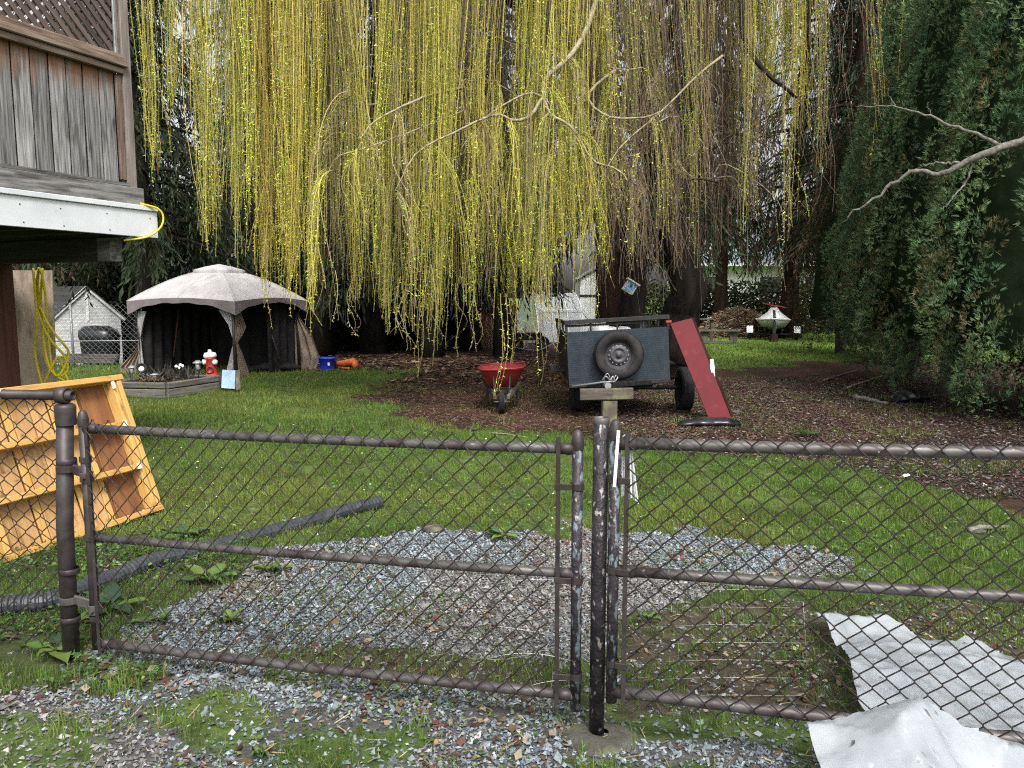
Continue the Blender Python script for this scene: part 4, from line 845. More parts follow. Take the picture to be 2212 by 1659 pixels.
def gate(name, label, A, d, n, L, zt, zm, zb, up0, up1, peeled, bars, r=0.0188, both=True):
    """zt/zm/zb: (z at s=0, slope per m). up0/up1: (zbottom, ztop) for uprights at s=0 and s=L."""
    t = thing(name, label, 'gate', (A[0], A[1], 0))
    pos = lambda s, z, o=0.0: np.array((A[0], A[1], 0)) + d * s + n * o + Zv * z
    for k, (s, uz) in enumerate(((0.0, up0), (L, up1))):
        up = T('gate_upright', peeled[k], t, [pos(s, uz[0]), pos(s, (uz[0] + uz[1]) / 2), pos(s, uz[1])], 0.0198, 14)
        MB().lathe(dome(0.0198), pos(s, uz[1]), n=14).build('upright_cap', 'pipe_brown', up, True)
    for nm, q in (('top_rail', zt), ('middle_rail', zm), ('bottom_rail', zb)):
        rr = r * (0.92 if nm == 'middle_rail' else 1.0)
        ss = np.linspace(0.0, L, 9)
        ra_ = T(nm, 'pipe_grey', t, [pos(s, q[0] + q[1] * s - 0.006 * math.sin(math.pi * s / L)) for s in ss], rr, 14)
        for e0, e1 in ((0.012, 0.075), (L - 0.075, L - 0.012)):
            T('rail_end_cup', 'pipe_brown', ra_, [pos(e0, q[0] + q[1] * e0), pos(e1, q[0] + q[1] * e1)], rr * 1.16, 14)
    b0, b1 = bars
    for s in (b0, b1):
        B('tension_bar', 'pipe_brown', t, pos(s, zb[0] + zb[1] * s - 0.03, 0.026), pos(s, zt[0] + zt[1] * s + 0.045, 0.026), 0.005, 0.016, d, 0.001)
    for s0, s1 in ((0, b0), (L, b1)):
        for fz in (0.12, 0.5, 0.86):
            z = zb[0] + (zt[0] - zb[0]) * fz + zt[1] * s0
            bb = MB().lathe([(0.0225, -0.011), (0.0250, -0.011), (0.0250, 0.011), (0.0225, 0.011)], pos(s0, z), n=14)
            bb.beam(pos(s0 + (0.015 if s1 > s0 else -0.015), z, 0.024), pos(s1 + (0.012 if s1 > s0 else -0.012), z, 0.030), 0.004, 0.022, Zv, 0.001)
            bb.build('tension_band', 'pipe_brown', t, False)
    chainlink(t, pos(b0, 0, 0.028), d, b1 - b0, lambda s: zb[0] + zb[1] * (s + b0) - 0.035, lambda s: zt[0] + zt[1] * (s + b0) + 0.044, n)
    return t
lA = Lp + gdir * 0.145; Lg = float(np.linalg.norm(Cp - Lp)) - 0.145 - 0.080
lB = lA + gdir * Lg
def zs2(u, v, Y): return float(P(u, v, Y)[2])
a0, a1 = zs2(190, 925, lA[1]), zs2(1240, 970, lB[1]); m0, m1 = zs2(195, 1160, lA[1]), zs2(1245, 1240, lB[1]); b0, b1 = zs2(200, 1388, lA[1]), zs2(1250, 1502, lB[1])
GL = gate('chain_link_gate', 'brown chain link gate hinged on the thick post beside the yellow timber frame', lA, gdir, gn, Lg, (a0, (a1 - a0) / Lg), (m0, (m1 - m0) / Lg), (b0, (b1 - b0) / Lg),
          (0.06, zs2(172, 905, lA[1])), (0.09, zs2(1253, 952, lB[1])), ('pipe_brown', 'pipe_peeled'), (0.035, Lg - 0.065))
for z in (0.27, 0.86):       # hinges
    h = MB().lathe([(0.039, -0.016), (0.043, -0.014), (0.043, 0.014), (0.039, 0.016)], (Lp[0] + 0.045 * z / 1.1, Lp[1], z), n=16)
    h.beam(Lp + (0.045 * z, 0, z) + gdir * 0.02, lA + (0, 0, z - 0.015) - gdir * 0.0, 0.014, 0.045, Zv)
    h.lathe([(0.023, -0.022), (0.027, -0.020), (0.027, 0.020), (0.023, 0.022)], (lA[0], lA[1], z - 0.03), n=14)
    h.lathe([(0, 0), (0.006, 0), (0.006, 0.014), (0, 0.014)], lA + (0, 0, z - 0.03) + gn * 0.026 + gdir * 0.012, gn, 8)
    h.build('hinge', 'pipe_grey', GL, False)
rD = np.array((P(1325, 1200, 2.60)[0], 2.60, 0)); rE = np.array((1.57, 2.27, 0)); rdir = nrm(rE - rD); rn = np.array((rdir[1], -rdir[0], 0.0)); rn = -rn if rn[1] > 0 else rn
Lr = 2.12; LE = float(np.linalg.norm(rE - rD)); yE = 2.27
c0, c1 = zs2(1345, 957, 2.6), zs2(2212, 976, yE); e0, e1 = zs2(1345, 1232, 2.6), zs2(2212, 1286, yE); f0, f1 = zs2(1345, 1492, 2.6), zs2(2212, 1592, yE)
GR = gate('chain_link_gate', 'chain link gate beside the leaning white plastic strips and plastic sheet', rD, rdir, rn, Lr, (c0, (c1 - c0) / LE), (e0, (e1 - e0) / LE), (f0, (f1 - f0) / LE),
          (zs2(1325, 1515, 2.6), zs2(1325, 930, 2.6)), (0.17, 1.2), ('pipe_peeled', 'pipe_brown'), (0.045, Lr - 0.05), r=0.0205)
cpo = thing('gate_post', 'peeling black and white steel post between the two chain link gates', 'post', Cp)
T('pipe', 'post_peeled', cpo, [(Cp[0], Cp[1], -0.05), (Cp[0], Cp[1] - 0.004, 0.6), (Cp[0] + 0.002, Cp[1] - 0.01, 1.165)], 0.0275, 18)
MB().lathe([(0.0275, -0.005), (0.0285, 0.0), (0.0285, 0.016), (0.026, 0.018), (0.024, 0.017), (0.024, -0.04), (0, -0.04)], (Cp[0] + 0.002, Cp[1] - 0.01, 1.165), n=18).build('rim', 'pipe_grey', cpo, True)
th = np.linspace(0, 2 * math.pi, 22, endpoint=False); A = []
for k, (r, z) in enumerate(((0.030, 0.026), (0.06, 0.028), (0.095, 0.020), (0.12, 0.006), (0.14, -0.03))):
    rr = r * (1 + (0.25 * (vn(np.cos(th) * 1.6, np.sin(th) * 1.6, 1.0, 33) - 0.5)) * (k > 0))
    A.append(np.stack([Cp[0] + 0.01 + rr * np.cos(th) * 1.12, Cp[1] - 0.01 + rr * np.sin(th) * 0.9, hgt(Cp[0], Cp[1]) + z + 0 * th], -1))
tag(MB().grid(np.array(A), closed=True).build('concrete_footing', 'concrete', None, True), 'rough concrete footing around the peeling gate post', 'concrete footing')

# white strips hanging on the gate
sb = thing('strip_bundle', 'bundle of white plastic strips hooked on the gate top beside the peeling post', 'plastic strips', P(1350, 960, 2.57))
def strip(u0, v0, u1, v1, Y, w=0.007, mat='white_plastic'): B('strip', mat, sb, P(u0, v0, Y), P(u1, v1, Y), 0.003, w, rdir, 0.001)
strip(1336, 930, 1327, 1052, 2.555, 0.011)
for i, (u0, v0, u1, v1) in enumerate(((1341, 990, 1338, 1068), (1345, 985, 1343, 1072), (1350, 985, 1348, 1070), (1355, 985, 1353, 1074), (1358, 975, 1357, 1078), (1361, 978, 1364, 1076), (1363, 960, 1369, 1080), (1364, 978, 1374, 1082), (1366, 985, 1378, 1088))):
    strip(u0, v0, u1, v1, 2.62 - 0.004 * (i % 3), 0.006, 'white_plastic' if i % 3 else 'galv')
MB().tube(curve([P(1336, 960, 2.60), P(1350, 940, 2.585), P(1364, 955, 2.60), P(1362, 985, 2.62)], 14), 0.003, 5).build('hook', 'galv', sb, True)

# loose welded wire
wm = thing('welded_wire_scrap', 'thin silver welded wire hanging on the gate beside the peeling post', 'wire mesh', P(1150, 1400, 2.75))
for v in range(1225, 1530, 34):
    k = (v - 1225) / 300
    pts = [P(u, v + 22 * math.sin(u * 0.013 + v) * (0.4 + k) + (1240 - u) * 0.05, 2.80 + (1240 - u) * 0.0003 + 0.02 * math.sin(u * 0.02 + v)) for u in range(1000 + int(90 * U()), 1262, 22)]
    T('strand', 'galv', wm, curve(pts, 26), 0.0011, 4)
for u in (1030, 1085, 1140, 1200, 1238):
    T('strand', 'galv', wm, curve([P(u + 10 * math.sin(v * 0.05 + u), v, 2.81 + 0.02 * math.sin(v)) for v in range(1215 + int((1240 - u) * 0.5), 1535, 32)], 24), 0.0011, 4)
wm2 = thing('welded_wire_scrap', 'straight silver welded wire behind the gate with white plastic strips', 'wire mesh', P(1550, 1400, 2.75))
for v in range(1235, 1510, 38):
    T('strand', 'galv', wm2, [P(1345, v + 8, 2.68), P(1540, v, 2.62), P(1735, v + 2, 2.56)], 0.0006, 4)
for u in (1735, 1560): T('strand', 'galv', wm2, [P(u, 1300, 2.60), P(u + 6, 1400, 2.60), P(u + 8, 1505, 2.60)], 0.0006, 4)

# ------------------------------------------------------------------ yellow timber frame leaning by the fence
def leanframe():
    al = math.radians(20); u_ = np.array((-math.sin(al), -math.cos(al), 0)); n_ = np.array((math.cos(al), -math.sin(al), 0))   # u_: towards the near end
    br = np.array((-2.60, 5.60, 0.02)); tl = math.radians(20); upv = Zv * math.cos(tl) - n_ * math.sin(tl); fn = n_ * math.cos(tl) + Zv * math.sin(tl)
    t = thing('pine_panel', 'yellow pine framed panel with planks and cross battens leaning beside the fence', 'timber frame', br)
    Wd, Hh = 1.22, 1.06
    Q = lambda s, h, o=0.0: br + u_ * s + upv * h + fn * o
    B('top_board', 'pine', t, Q(-0.02, Hh - 0.02, -0.04), Q(Wd, Hh - 0.02, -0.04), 0.10, 0.042, upv)
    B('bottom_board', 'pine', t, Q(0, 0.02, -0.04), Q(Wd, 0.02, -0.04), 0.09, 0.040, upv)
    for s in (0.020, 0.062, Wd - 0.02):
        o = -0.052 if s == 0.062 else -0.04
        B('side_board', 'pine', t, Q(s - 0.0, 0.045, o), Q(s, Hh - 0.045, o), 0.09, 0.038, u_)
    B('side_board', 'pine', t, Q(-0.022, -0.03, -0.09), Q(-0.022, Hh - 0.30, -0.09), 0.09, 0.036, u_)
    for h in (0.36, 0.69):
        B('batten', 'pine', t, Q(0.085, h, -0.030), Q(Wd - 0.045, h, -0.030), 0.085, 0.040, upv)
        B('bracket', 'white_plastic', t, Q(0.086, h, 0.016), Q(0.118, h, 0.016), 0.004, 0.045, upv, 0.001)
    B('bracket', 'white_plastic', t, Q(0.085, Hh - 0.10, 0.008), Q(0.085, Hh - 0.045, 0.008), 0.03, 0.006, u_, 0.001)
    B('back_panel', 'pine_ply_dark', t, Q(0.19, 0.03, -0.105), Q(0.19, Hh - 0.03, -0.105), 0.012, 0.23, u_)
    B('back_panel', 'pine_ply_dark', t, Q(0.76, 0.03, -0.118), Q(0.76, Hh - 0.03, -0.118), 0.010, 0.92, u_)
    s = 0.335
    for i, w in enumerate((0.055, 0.14, 0.05, 0.13, 0.14, 0.06, 0.14, 0.13, 0.05)):
        B('plank', 'pine_ply' if w > 0.07 else 'pine', t, Q(s + w / 2, 0.03, -0.098 + 0.004 * (i % 3)), Q(s + w / 2, Hh - 0.03, -0.098 + 0.004 * (i % 3)), 0.016, w - 0.009, u_)
        s += w
    B('prop', 'old_timber', t, Q(0.5, 0.9, -0.12), Q(0.5, 0.02, -0.55), 0.06, 0.04, u_)
leanframe()

# ------------------------------------------------------------------ corrugated drain pipe
pp = curve([G(u, v, 0.045) for u, v in ((-160, 1345), (-60, 1325), (0, 1312), (110, 1300), (190, 1272), (250, 1250), (330, 1215), (440, 1186), (520, 1163), (640, 1131), (735, 1104), (822, 1084))], 260)
dl = np.concatenate([[0], np.cumsum(np.linalg.norm(np.diff(pp, axis=0), axis=1))]); N = int(dl[-1] / 0.006); ss = np.linspace(0, dl[-1], N)
pts = np.stack([np.interp(ss, dl, pp[:, k]) for k in range(3)], -1); pts[:, 2] += 0.012 * np.sin(ss * 2.2)
ph = (ss / 0.030) % 1.0
mbp = MB().tube(pts, np.where(ph < 0.5, 0.050, 0.040), 12, cap=False)
mbp.tube(pts[-14:][::-1], np.full(14, 0.037), 12, cap=True)
tag(mbp.build('drain_pipe', 'black_plastic', None, False), 'black corrugated drain pipe snaking from the fence across the lawn', 'pipe')

# ------------------------------------------------------------------ white plastic sheet
def sheet(name, label, poly, hf, step=0.0135):
    g = gp(poly) if poly else np.array(((0.93, 2.30), (1.1, 2.315), (1.28, 2.28), (1.6, 2.19), (2.3, 1.98), (2.3, 1.4), (0.86, 1.4), (0.88, 1.9))); x0, y0 = g.min(0); x1, y1 = g.max(0)
    xs = np.arange(x0, x1, step); ys = np.arange(y0, y1, step); X, Y = np.meshgrid(xs, ys)
    X = X + rng.normal(0, step * 0.22, X.shape); Y = Y + rng.normal(0, step * 0.22, Y.shape)
    m = inside(X, Y, g); Z = hf(X, Y) + hgt(X, Y)
    id_ = -np.ones(X.shape, int); ok = np.zeros(X.shape, bool)
    q = m[:-1, :-1] & m[1:, :-1] & m[:-1, 1:] & m[1:, 1:]
    for a, b in ((0, 0), (1, 0), (0, 1), (1, 1)): ok[a:a + q.shape[0], b:b + q.shape[1]] |= q
    full = np.zeros(X.shape, int); full[:-1, :-1] += q; full[1:, :-1] += q; full[:-1, 1:] += q; full[1:, 1:] += q
    for a, b in zip(*np.where(ok & (full < 4))):            # pull the rim onto the cut edge
        p = np.array((X[a, b], Y[a, b])); best = None
        for i in range(len(g)):
            e0, e1 = g[i], g[(i + 1) % len(g)]; t = np.clip(np.dot(p - e0, e1 - e0) / np.dot(e1 - e0, e1 - e0), 0, 1); c = e0 + (e1 - e0) * t
            if best is None or np.linalg.norm(c - p) < np.linalg.norm(best - p): best = c
        X[a, b], Y[a, b] = best
    id_[ok] = np.arange(ok.sum()); V = np.stack([X[ok], Y[ok], Z[ok]], -1)
    a_, b_, c_, d_ = id_[:-1, :-1][q], id_[:-1, 1:][q], id_[1:, 1:][q], id_[1:, :-1][q]; fl_ = (U(size=a_.size) < 0.5)[:, None]
    F = np.concatenate([np.where(fl_, np.stack([a_, b_, c_], -1), np.stack([a_, b_, d_], -1)), np.where(fl_, np.stack([a_, c_, d_], -1), np.stack([b_, c_, d_], -1))])
    return tag(np_mesh(name, V, [F], 'poly_sheet', smooth=True), label, 'plastic sheet')
def ridge(x, y, s, o): return 1 - np.abs(2 * vn(x, y, s, o) - 1)
def crump(x, y, o): return 0.085 * ridge(x * 0.8 + y * 0.5, y * 0.6 - x * 0.3, 3.6, o) + 0.030 * ridge(x + 0.3 * y, y, 8, o + 1) + 0.007 * ridge(x, y - 0.4 * x, 18, o + 2)
pk = G(2035, 1600); pk2 = G(1890, 1420)
sheet('plastic_sheet', 'crumpled translucent white plastic sheet lying behind the gate with wire mesh', [(1755, 1358), (1800, 1356), (1880, 1388), (1965, 1428), (2060, 1462), (2110, 1448), (2250, 1475), (2500, 1490), (2500, 1700), (2212, 1680), (1990, 1660), (1905, 1640), (1850, 1600), (1812, 1450)],
      lambda x, y: 0.035 + crump(x, y, 210) + 0.10 * np.exp(-((x - pk2[0]) ** 2 + (y - pk2[1] + 0.35) ** 2) / 0.10))
sheet('plastic_sheet', 'bulging white plastic sheet folded up in front of the gate bottom rail', None,
      lambda x, y: 0.0 + crump(x, y, 220) + 0.15 * sstep(1.70, 2.26, y + 0.10 * (x - 1.2)) + 0.10 * np.exp(-((x - 1.20 + 0.35 * (2.2 - y)) / 0.16) ** 2) * sstep(1.5, 2.2, y))
for k, (u, v) in enumerate(((2040, 1545), (2075, 1690))):
    br = MB().box(G(u, v, 0.07) + (0, 0.02, 0), (0.085, 0.05, 0.035), 0, 0.3 + k)
    tag(br.build('brick', 'brick_dull'), ('broken red brick weighing down the sheet behind the gate rail', 'red brick scrap on the sheet before the gate')[k], 'brick')

# ------------------------------------------------------------------ utility trailer
def wheel(t, c, ax, R, w, name='wheel', rimr=0.62, near=1):
    """tyre + rim as part > sub-parts"""
    pr = [(R * 0.60, -w * 0.42), (R * 0.80, -w / 2), (R * 0.94, -w * 0.47), (R * 0.99, -w * 0.36)]
    for k in range(-3, 4):
        pr += [(R, w * (k * 0.105 - 0.035)), (R * 1.0, w * (k * 0.105 + 0.03)), (R * 0.975, w * (k * 0.105 + 0.035)), (R * 0.975, w * (k * 0.105 + 0.065))]
    pr += [(R * 0.99, w * 0.36), (R * 0.94, w * 0.47), (R * 0.80, w / 2), (R * 0.60, w * 0.42), (R * 0.58, 0), (R * 0.60, -w * 0.42)]
    o = MB().lathe(pr, c, ax, 32).build(name, 'rubber', t, True)
    ax = nrm(ax); f = np.asarray(c, float) + ax * w * 0.30 * near; s = ax * near
    rim = MB().lathe([(R * rimr, 0.02), (R * rimr * 0.98, 0.0), (R * 0.52, -0.035), (R * 0.50, -0.055), (R * 0.44, -0.045), (R * 0.34, -0.010), (R * 0.27, 0.002), (R * 0.23, -0.014), (R * 0.12, -0.014), (R * 0.10, 0.008), (0, 0.010)], f, s, 28)
    a, x, y = frame(s, (0, 0, 1))
    rim.build('rim', 'rim', o, True)
    hb = MB()
    for k in range(14):
        q = k * 2 * math.pi / 14; hb.lathe([(0.010, -0.004), (0.010, 0.002), (0, 0.002)], f + (x * math.cos(q) + y * math.sin(q)) * R * 0.385 + s * -0.024, s, 8)
    hb.build('rim_hole', 'galv_dark', o, False)
    return o
tr = thing('utility_trailer', 'small utility trailer with blue-grey tread plate front and spare tyre mounted', 'trailer', (1.4, 10.7, 0))
y0 = 9.9; rl = nrm((1, 0, 0.058)); rz = np.cross((0, -1, 0), rl) * -1
rz = nrm(np.array((-0.058, 0, 1)))
pc = P(1336, 768, y0); TQ = lambda x, y, z: pc + rl * x + np.array((0, 1, 0)) * y + rz * z
hw = 0.655
fp = MB().poly([TQ(-hw, 0, -0.335), TQ(hw, 0, -0.335), TQ(hw, 0, 0.335), TQ(-hw, 0, 0.335)], 0.02, (0, 1, 0)).build('front_panel', 'tread_plate', tr)
tread = MB(); k = 0
for i in range(44):
    for j in range(23):
        s = 1 if (i + j) % 2 else -1; c = TQ(-hw + 0.03 + i * 0.0295, -0.001, -0.315 + j * 0.0285)
        a = rl * 0.0115 + rz * 0.0085 * s; b = rl * -0.0024 * s + rz * 0.0034
        tread.add([c - a, c - b, c + a, c + b, c + np.array((0, -0.005, 0))], [(0, 1, 4), (1, 2, 4), (2, 3, 4), (3, 0, 4)])
tread.build('tread_relief', 'tread_bar', fp, False)
for z, yy in ((-0.36, 0.0),): B('front_sill', 'black_metal', tr, TQ(-hw, yy, z), TQ(hw, yy, z), 0.05, 0.05)
for s in (-1, 1):
    MB().poly([TQ(s * hw, 0.03, -0.335), TQ(s * hw, 2.1, -0.335), TQ(s * hw, 2.1, 0.30), TQ(s * hw, 0.03, 0.33)], 0.02, rl * -s).build('side_panel', 'black_metal', tr)
    B('side_rail', 'black_metal', tr, TQ(s * hw, 0.0, 0.455), TQ(s * hw, 2.1, 0.44), 0.045, 0.045)
    for yy in (0.01, 0.7, 1.4, 2.08): B('stake', 'black_metal', tr, TQ(s * hw, yy, 0.30), TQ(s * hw, yy, 0.44), 0.03, 0.03)
    B('fender', 'black_metal', tr, TQ(s * (hw + 0.10), 0.55, -0.20), TQ(s * (hw + 0.10), 1.25, -0.20), 0.20, 0.02)
for x in (-0.34, 0.0, 0.34): B('stake', 'black_metal', tr, TQ(x, 0.01, 0.33), TQ(x, 0.01, 0.44), 0.022, 0.022)
B('front_rail', 'black_metal', tr, TQ(-hw - 0.01, 0, 0.462), TQ(hw + 0.01, 0, 0.462), 0.055, 0.055)
B('front_rail', 'rubber', tr, TQ(-hw - 0.01, 0.02, 0.415), TQ(hw - 0.28, 0.02, 0.408), 0.04, 0.03)
B('floor', 'dark_timber', tr, TQ(0, 0.03, -0.34), TQ(0, 2.1, -0.34), 2 * hw - 0.06, 0.03)
B('tailgate', 'black_metal', tr, TQ(-hw, 2.1, -0.05), TQ(hw, 2.1, -0.05), 0.02, 0.55)
for s in (-1, 1): B('frame_beam', 'black_metal', tr, TQ(s * 0.45, 0, -0.40), TQ(s * 0.45, 2.1, -0.40), 0.05, 0.08)
T('axle', 'black_metal', tr, [(0.82, 10.72, 0.33), (2.42, 10.72, 0.33)], 0.03, 10)
wheel(tr, (0.90, 10.72, 0.31), (1, 0, 0), 0.31, 0.17, near=-1); wheel(tr, (2.42, 10.72, 0.31), (1, 0, 0), 0.31, 0.17)
wheel(tr, P(1336, 766, y0 - 0.10), (0, -1, 0), 0.315, 0.18, 'spare_tyre', 0.60)
cpl = P(1312, 832, 8.55)
for s in (-1, 1): B('tongue', 'black_metal', tr, TQ(s * 0.40, 0.0, -0.37), cpl + (0.02 * s, 0.10, -0.01), 0.045, 0.06)
B('coupler', 'galv_dark', tr, cpl + (0, 0.16, 0.0), cpl + (0, -0.06, 0.0), 0.07, 0.06, Zv, 0.015)
T('jack_handle', 'galv_dark', tr, [P(1236, 835, 8.8), P(1300, 826, 8.65), P(1330, 824, 8.6)], 0.012, 8)
MB().tube(curve([cpl + (-0.05, 0, 0.05), cpl + (-0.02, -0.03, 0.10), cpl + (0.03, -0.02, 0.06), cpl + (0.06, 0, 0.10), cpl + (0.09, 0, 0.05), cpl + (0.12, 0.02, 0.09)], 30), 0.008, 5).tube(
    curve([cpl + (-0.06, 0.02, 0.04), cpl + (0.0, 0.01, 0.13), cpl + (0.05, 0.03, 0.05), cpl + (0.10, 0.03, 0.11)], 20), 0.007, 5).build('safety_chain', 'galv_dark', tr, True)
B('reflector', 'red_gloss', tr, TQ(hw - 0.03, -0.012, 0.40), TQ(hw + 0.04, -0.012, 0.40), 0.01, 0.03)
# stand under the coupler
sd_ = thing('timber_stand', 'weathered timber post and cross board propping up the trailer coupler', 'stand', P(1315, 952, 8.5))
p0 = P(1253, 852, 8.5); p1 = P(1367, 850, 8.5)
B('cross_board', 'old_timber_warm', sd_, p0, p1, 0.09, 0.125, Zv, 0.008)
B('post', 'old_timber_warm', sd_, (P(1316, 900, 8.52)[0], 8.54, -0.05), (P(1316, 900, 8.52)[0], 8.54, p0[2] - 0.07), 0.165, 0.165, (0, 1, 0), 0.01)

# red panel leaning on the trailer
rp = thing('red_panel', 'narrow red painted panel leaning against the trailer side', 'panel', P(1556, 906, 9.85))
c = [P(1532, 906, 9.80), P(1581, 906, 9.80), P(1494, 687, 9.98), P(1448, 699, 9.98)]
nface = nrm(np.cross(c[1] - c[0], c[3] - c[0])); nface = -nface if nface[1] > 0 else nface
MB().poly(c, 0.022, -nface).build('painted_face', 'red_paint', rp)
q = [p - nface * 0.023 for p in c]; e = nrm(c[1] - c[0])
B('edge_board', 'bark_red', rp, q[1] + e * 0.02 - nface * 0.05 + (0, 0, 0.03), q[2] + e * 0.02 - nface * 0.05, 0.035, 0.10, nface)
MB().poly([q[0] - nface * 0.04 + (0.03, 0, 0.03), q[1] - nface * 0.04 + (0, 0, 0.03), q[2] - nface * 0.04, q[3] - nface * 0.04 + (0.03, 0, 0)], 0.05, -nface).build('backing', 'dark_timber', rp)
mid = q[1] * 0.5 + q[2] * 0.5
MB().grid(np.array([[mid + (-0.02, -0.0, 0.12), mid + (0.02, -0.01, 0.13)], [mid + (-0.02, -0.035, 0.0), mid + (0.035, -0.03, 0.02)], [mid + (0.03, -0.02, -0.14), mid + (0.05, -0.02, -0.13)]])).build('torn_liner', 'white_plastic', rp, True)
# black bag
def bag(name, label, c, L, r, yaw, mat='tarp_black', cat='bag', sq=0.45):
    k = 22; n = 14; s = np.linspace(0, 1, k); A = []
    d = np.array((math.cos(yaw), math.sin(yaw), 0)); sdv = np.array((-d[1], d[0], 0))
    for i in range(k):
        rr = r * (0.35 + 0.65 * math.sin(math.pi * min(1, max(0.0, s[i] * 0.9 + 0.06)))) * (0.85 + 0.4 * vn(s[i] * 9, 1.0, 1.0, 7))
        if i in (0, k - 1): rr *= 0.15
        th = np.linspace(0, 2 * math.pi, n, endpoint=False); wr = 1 + 0.25 * (vn(s[i] * 14 + 0 * th, np.sin(th) * 2 + np.cos(th), 1.0, 17) - 0.5)
        A.append(np.asarray(c) + d * (s[i] - 0.5) * L + sdv * (rr * np.cos(th) * wr)[:, None] + Zv * (rr * sq * (1 + np.sin(th) * wr))[:, None])
    return tag(MB().grid(np.array(A), closed=True).build(name, mat, None, True), label, cat)
bag('plastic_bag', 'flat black plastic bag lying at the foot of the red panel', G(1532, 922), 0.80, 0.14, 0.02)

# ------------------------------------------------------------------ wheelbarrow
wb = thing('wheelbarrow', 'red tray wheelbarrow with grey wooden handles standing on brown litter', 'wheelbarrow', (-0.13, 10.75, 0))
def ring(cx, cy, z, hx, hy, n=24, pw=4.0):
    a = np.linspace(0, 2 * math.pi, n, endpoint=False); ca, sa = np.cos(a), np.sin(a); k = (np.abs(ca) ** pw + np.abs(sa) ** pw) ** (-1 / pw)
    return np.stack([cx + hx * ca * k, cy + hy * sa * k, z + 0 * a], -1)
bx, by = -0.14, 10.85
R_ = [ring(bx, by + 0.05, 0.34, 0.17, 0.24), ring(bx, by + 0.04, 0.36, 0.20, 0.28), ring(bx, by + 0.02, 0.47, 0.255, 0.36), ring(bx, by, 0.60, 0.315, 0.45), ring(bx, by, 0.612, 0.325, 0.46), ring(bx, by, 0.602, 0.330, 0.465),
      ring(bx, by, 0.598, 0.31, 0.44), ring(bx, by + 0.02, 0.48, 0.25, 0.35), ring(bx, by + 0.04, 0.375, 0.19, 0.27)]
for r_ in R_: r_[:, 2] += (r_[:, 0] - bx) * 0.05
mb = MB().grid(np.array(R_), closed=True); mb.add(R_[0], [tuple(range(23, -1, -1))]); mb.add(R_[-1], [tuple(range(24))])
tray = mb.build('tray', 'red_tray', wb, True)
MB().tube(np.vstack([R_[4], R_[4][:1]]) + (0, 0, 0.004), 0.010, 6).build('tray_rim', 'red_tray', tray, True)
for s in (-1, 1):
    B('handle', 'old_timber', wb, (bx + s * 0.09, by - 0.52, 0.24), (bx + s * 0.27, by + 0.95, 0.47), 0.04, 0.045)
    B('leg', 'dark_timber', wb, (bx + s * 0.24, by + 0.22, -0.01), (bx + s * 0.20, by + 0.30, 0.36), 0.05, 0.045, (0, 1, 0))
    B('brace', 'old_timber_warm' if s > 0 else 'dark_timber', wb, (bx + s * 0.04, by - 0.36, 0.13), (bx + s * 0.26, by - 0.02, 0.40), 0.03, 0.05)
    B('tray_strut', 'black_metal', wb, (bx + s * 0.10, by - 0.40, 0.26), (bx + s * 0.115, by - 0.36, 0.53), 0.025, 0.02, (0, 1, 0))
B('cross_bar', 'dark_timber', wb, (bx - 0.13, by - 0.20, 0.29), (bx + 0.13, by - 0.20, 0.29), 0.05, 0.07)
wheel(wb, (bx, by - 0.42, 0.165), (1, 0, 0), 0.165, 0.075, 'wheel', 0.55)
T('axle', 'galv_dark', wb, [(bx - 0.11, by - 0.42, 0.165), (bx + 0.11, by - 0.42, 0.165)], 0.009, 6)

# ------------------------------------------------------------------ gazebo
gF = np.array((-5.36, 14.9, 0)); gL_ = np.array((-7.74, 15.75, 0)); gR_ = np.array((-4.60, 17.0, 0)); gB_ = gL_ + gR_ - gF; gc_ = (gL_ + gR_) / 2
gz = thing('gazebo', 'canvas gazebo with pale domed roof, vent cap and tied-back curtains', 'gazebo', gc_)
cor = [gF, gR_, gB_, gL_]; ZE = 1.50
def roofpt(i, s, r):
    a, b = cor[i], cor[(i + 1) % 4]; e = a * (1 - s) + b * s; q = (r - 0.22) / 0.78
    z = ZE + 0.60 * (1 - max(0, q) ** 1.4) + 0.07 * math.sin(math.pi * s) * max(0, q) - 0.055 * math.sin(math.pi * s) * (1 - q) * q * 2
    p = gc_ + (e - gc_) * r; p = p + 0.10 * nrm(e - gc_) * r; p[2] = z; return p
for i in range(4):
    A = np.array([[roofpt(i, s, r) for s in np.linspace(0, 1, 15)] for r in np.linspace(1, 0.20, 12)])
    pn = MB().grid(A).build('roof_panel', 'canvas', gz, True)
    V_ = []
    for k, dz in enumerate((0, 0.5, 1.0)):
        row = []
        for s in np.linspace(0, 1, 21):
            p = roofpt(i, s, 1.0); drop = 0.10 + 0.17 * abs(2 * s - 1) ** 3.0 + 0.012 * math.sin(s * 30); p = p + Zv * (-drop * dz); p[:2] += (gc_ - p)[:2] * 0.004 * dz; row.append(p)
        V_.append(row)
    MB().grid(np.array(V_)).build('valance', 'valance', gz, True)
    MB().tube([roofpt(i, 0.5, r) + Zv * 0.002 for r in np.linspace(1, 0.2, 12)], 0.006, 5).build('panel_seam', 'canvas', pn, True)
    seam = [roofpt(i, 0, r) + Zv * 0.004 for r in np.linspace(1, 0.2, 12)]
    MB().tube(seam, 0.010, 5).build('hip_seam', 'canvas', pn, True)
zc0 = ZE + 0.60
capm = MB(); rows = []
for r, z in ((0.30, zc0 - 0.035), (0.305, zc0 + 0.03), (0.29, zc0 + 0.055), (0.15, zc0 + 0.125), (0.001, zc0 + 0.165)):
    rows.append([[*(gc_ + (cor[i] * (1 - s) + cor[(i + 1) % 4] * s - gc_) * r)[:2], z + 0.012 * math.sin(math.pi * s)] for i in range(4) for s in np.linspace(0, 1, 6)[:-1]])
